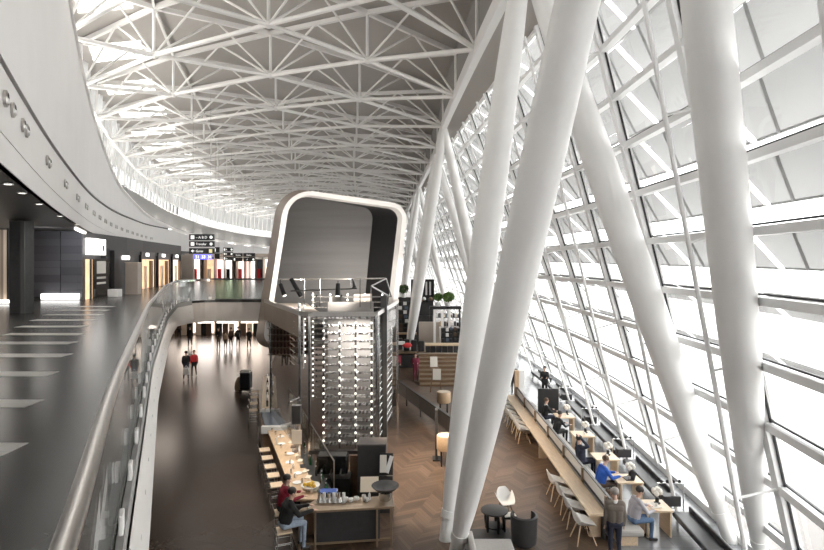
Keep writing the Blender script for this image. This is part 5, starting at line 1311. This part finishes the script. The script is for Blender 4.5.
MB().box((1.25,31.5,1.78), (.42,.03,.58), (R(-8),0,R(6))).build('menu_sheet', 'paper', t); MB().box((1.42,31.3,1.10), (.46,.03,.62), (R(-8),0,R(-6))).build('menu_sheet', 'paper', t)
MB().beam((1.05,31.6,0),(1.3,31.65,2.15),.05,.05).build('leg', 'oak_dark', t); MB().beam((1.7,31.6,0),(1.4,31.65,2.15),.05,.05).build('leg', 'oak_dark', t)
# ================================================================== CAMERA, LIGHT, WORLD
cam = bpy.data.cameras.new('camera'); co = bpy.data.objects.new('camera', cam); COL.objects.link(co)
co.location = (0,0,EYE); co.rotation_euler = (R(90),0,0)
cam.sensor_width = 36; cam.lens = 36*FP/824; cam.shift_y = -13/824; cam.clip_start = .05; cam.clip_end = 600
SC.camera = co
w = bpy.data.worlds.new('overcast'); SC.world = w; w.use_nodes = True
bg = w.node_tree.nodes['Background']; bg.inputs[0].default_value = (1,.995,.985,1); bg.inputs[1].default_value = 3.2
def area(name, loc, target, sx, sy, power, col=(1,.95,.88)):
    l = bpy.data.lights.new(name, 'AREA'); l.shape = 'RECTANGLE'; l.size = sx; l.size_y = sy; l.energy = power; l.color = col
    o = bpy.data.objects.new(name, l); COL.objects.link(o); o.location = loc
    o.rotation_euler = (Vector(target)-Vector(loc)).to_track_quat('-Z','Y').to_euler(); return o
def spot(name, loc, target, power, ang=60, col=(1,.93,.84), r=.1, blend=.6):
    l = bpy.data.lights.new(name, 'SPOT'); l.energy = power; l.spot_size = R(ang); l.color = col; l.shadow_soft_size = r; l.spot_blend = blend
    o = bpy.data.objects.new(name, l); COL.objects.link(o); o.location = loc
    o.rotation_euler = (Vector(target)-Vector(loc)).to_track_quat('-Z','Y').to_euler(); return o
SC.view_settings.view_transform = 'Standard'; SC.view_settings.look = 'None'; SC.view_settings.gamma = 1.0
SC.view_settings.use_curve_mapping = False
SC.view_settings.exposure = 1.05
cy_ = SC.cycles
cy_.use_denoising = True; cy_.max_bounces = 8; cy_.diffuse_bounces = 4; cy_.glossy_bounces = 4; cy_.transparent_max_bounces = 24
cy_.sample_clamp_indirect = 6; cy_.caustics_reflective = False; cy_.caustics_refractive = False
# cove lighting on the fascia ledge, aimed at the roof
for k, y in enumerate(list(np.arange(4, 130, 7.0))):
    area('cove_light', (S(y)-1.0, y, EYE+HTOP(y)+.12), (rx(.5,y), y, EYE+13), 5, .5, 210)
# gallery ceiling lights
for (x,y) in ((-11.5,10),(-14,17),(-17,24),(-21,35),(-25,46),(-21,56)):
    area('gallery_light', (min(x, S(y)-2.2),y,EYE+1.5), (min(x, S(y)-2.2),y,0), 2.0, 2.0, 55)
# lower concourse ceiling lights
for (x,y) in ((-15.5,34),(-15.5,42),(-16,51),(-10,40),(-9,52)):
    area('concourse_light', (x,y,4.25), (x,y,0), 2, 2, 45, (1,.86,.74))
area('concourse_shop_light', (-17,56.0,2.0), (-17,40,.5), 16, 2.2, 120, (1,.85,.74))
# spots on the lighting frame
spot('frame_spot', (-4.3,20.4,EYE-1.0), (-5.0,28,EYE-.6), 330, 115)
spot('frame_spot', (-2.6,19.4,EYE-.9), (-4.2,28,EYE+.8), 420, 115)
spot('bar_fill', (-3.6,17.4,4.6), (-3.6,15.5,1), 160, 90)  # added spots that brighten the bar, with no fixture of their own
spot('bar_fill', (-4.6,18.6,4.6), (-4.8,18.4,1), 160, 90)
area('tower_fill', (-2.2,19.5,5.4), (-2.2,19.2,1.0), 1.4, 1.0, 170)  # fill added inside the tower so its steel reads brighter
area('block_fill', (-17.5,25.0,EYE+1.5), (-18.8,29,UP+1.2), 2, .6, 60, (.9,.95,1))  # fill added to lift the dark banded wall block, no lamp there
for (x,y) in ((-.2,18.5),(.2,22.0)):
    spot('dining_spot', (-.8,y,5.6), (x+1.2,y+.3,0), 1100, 75, (1,.82,.62))
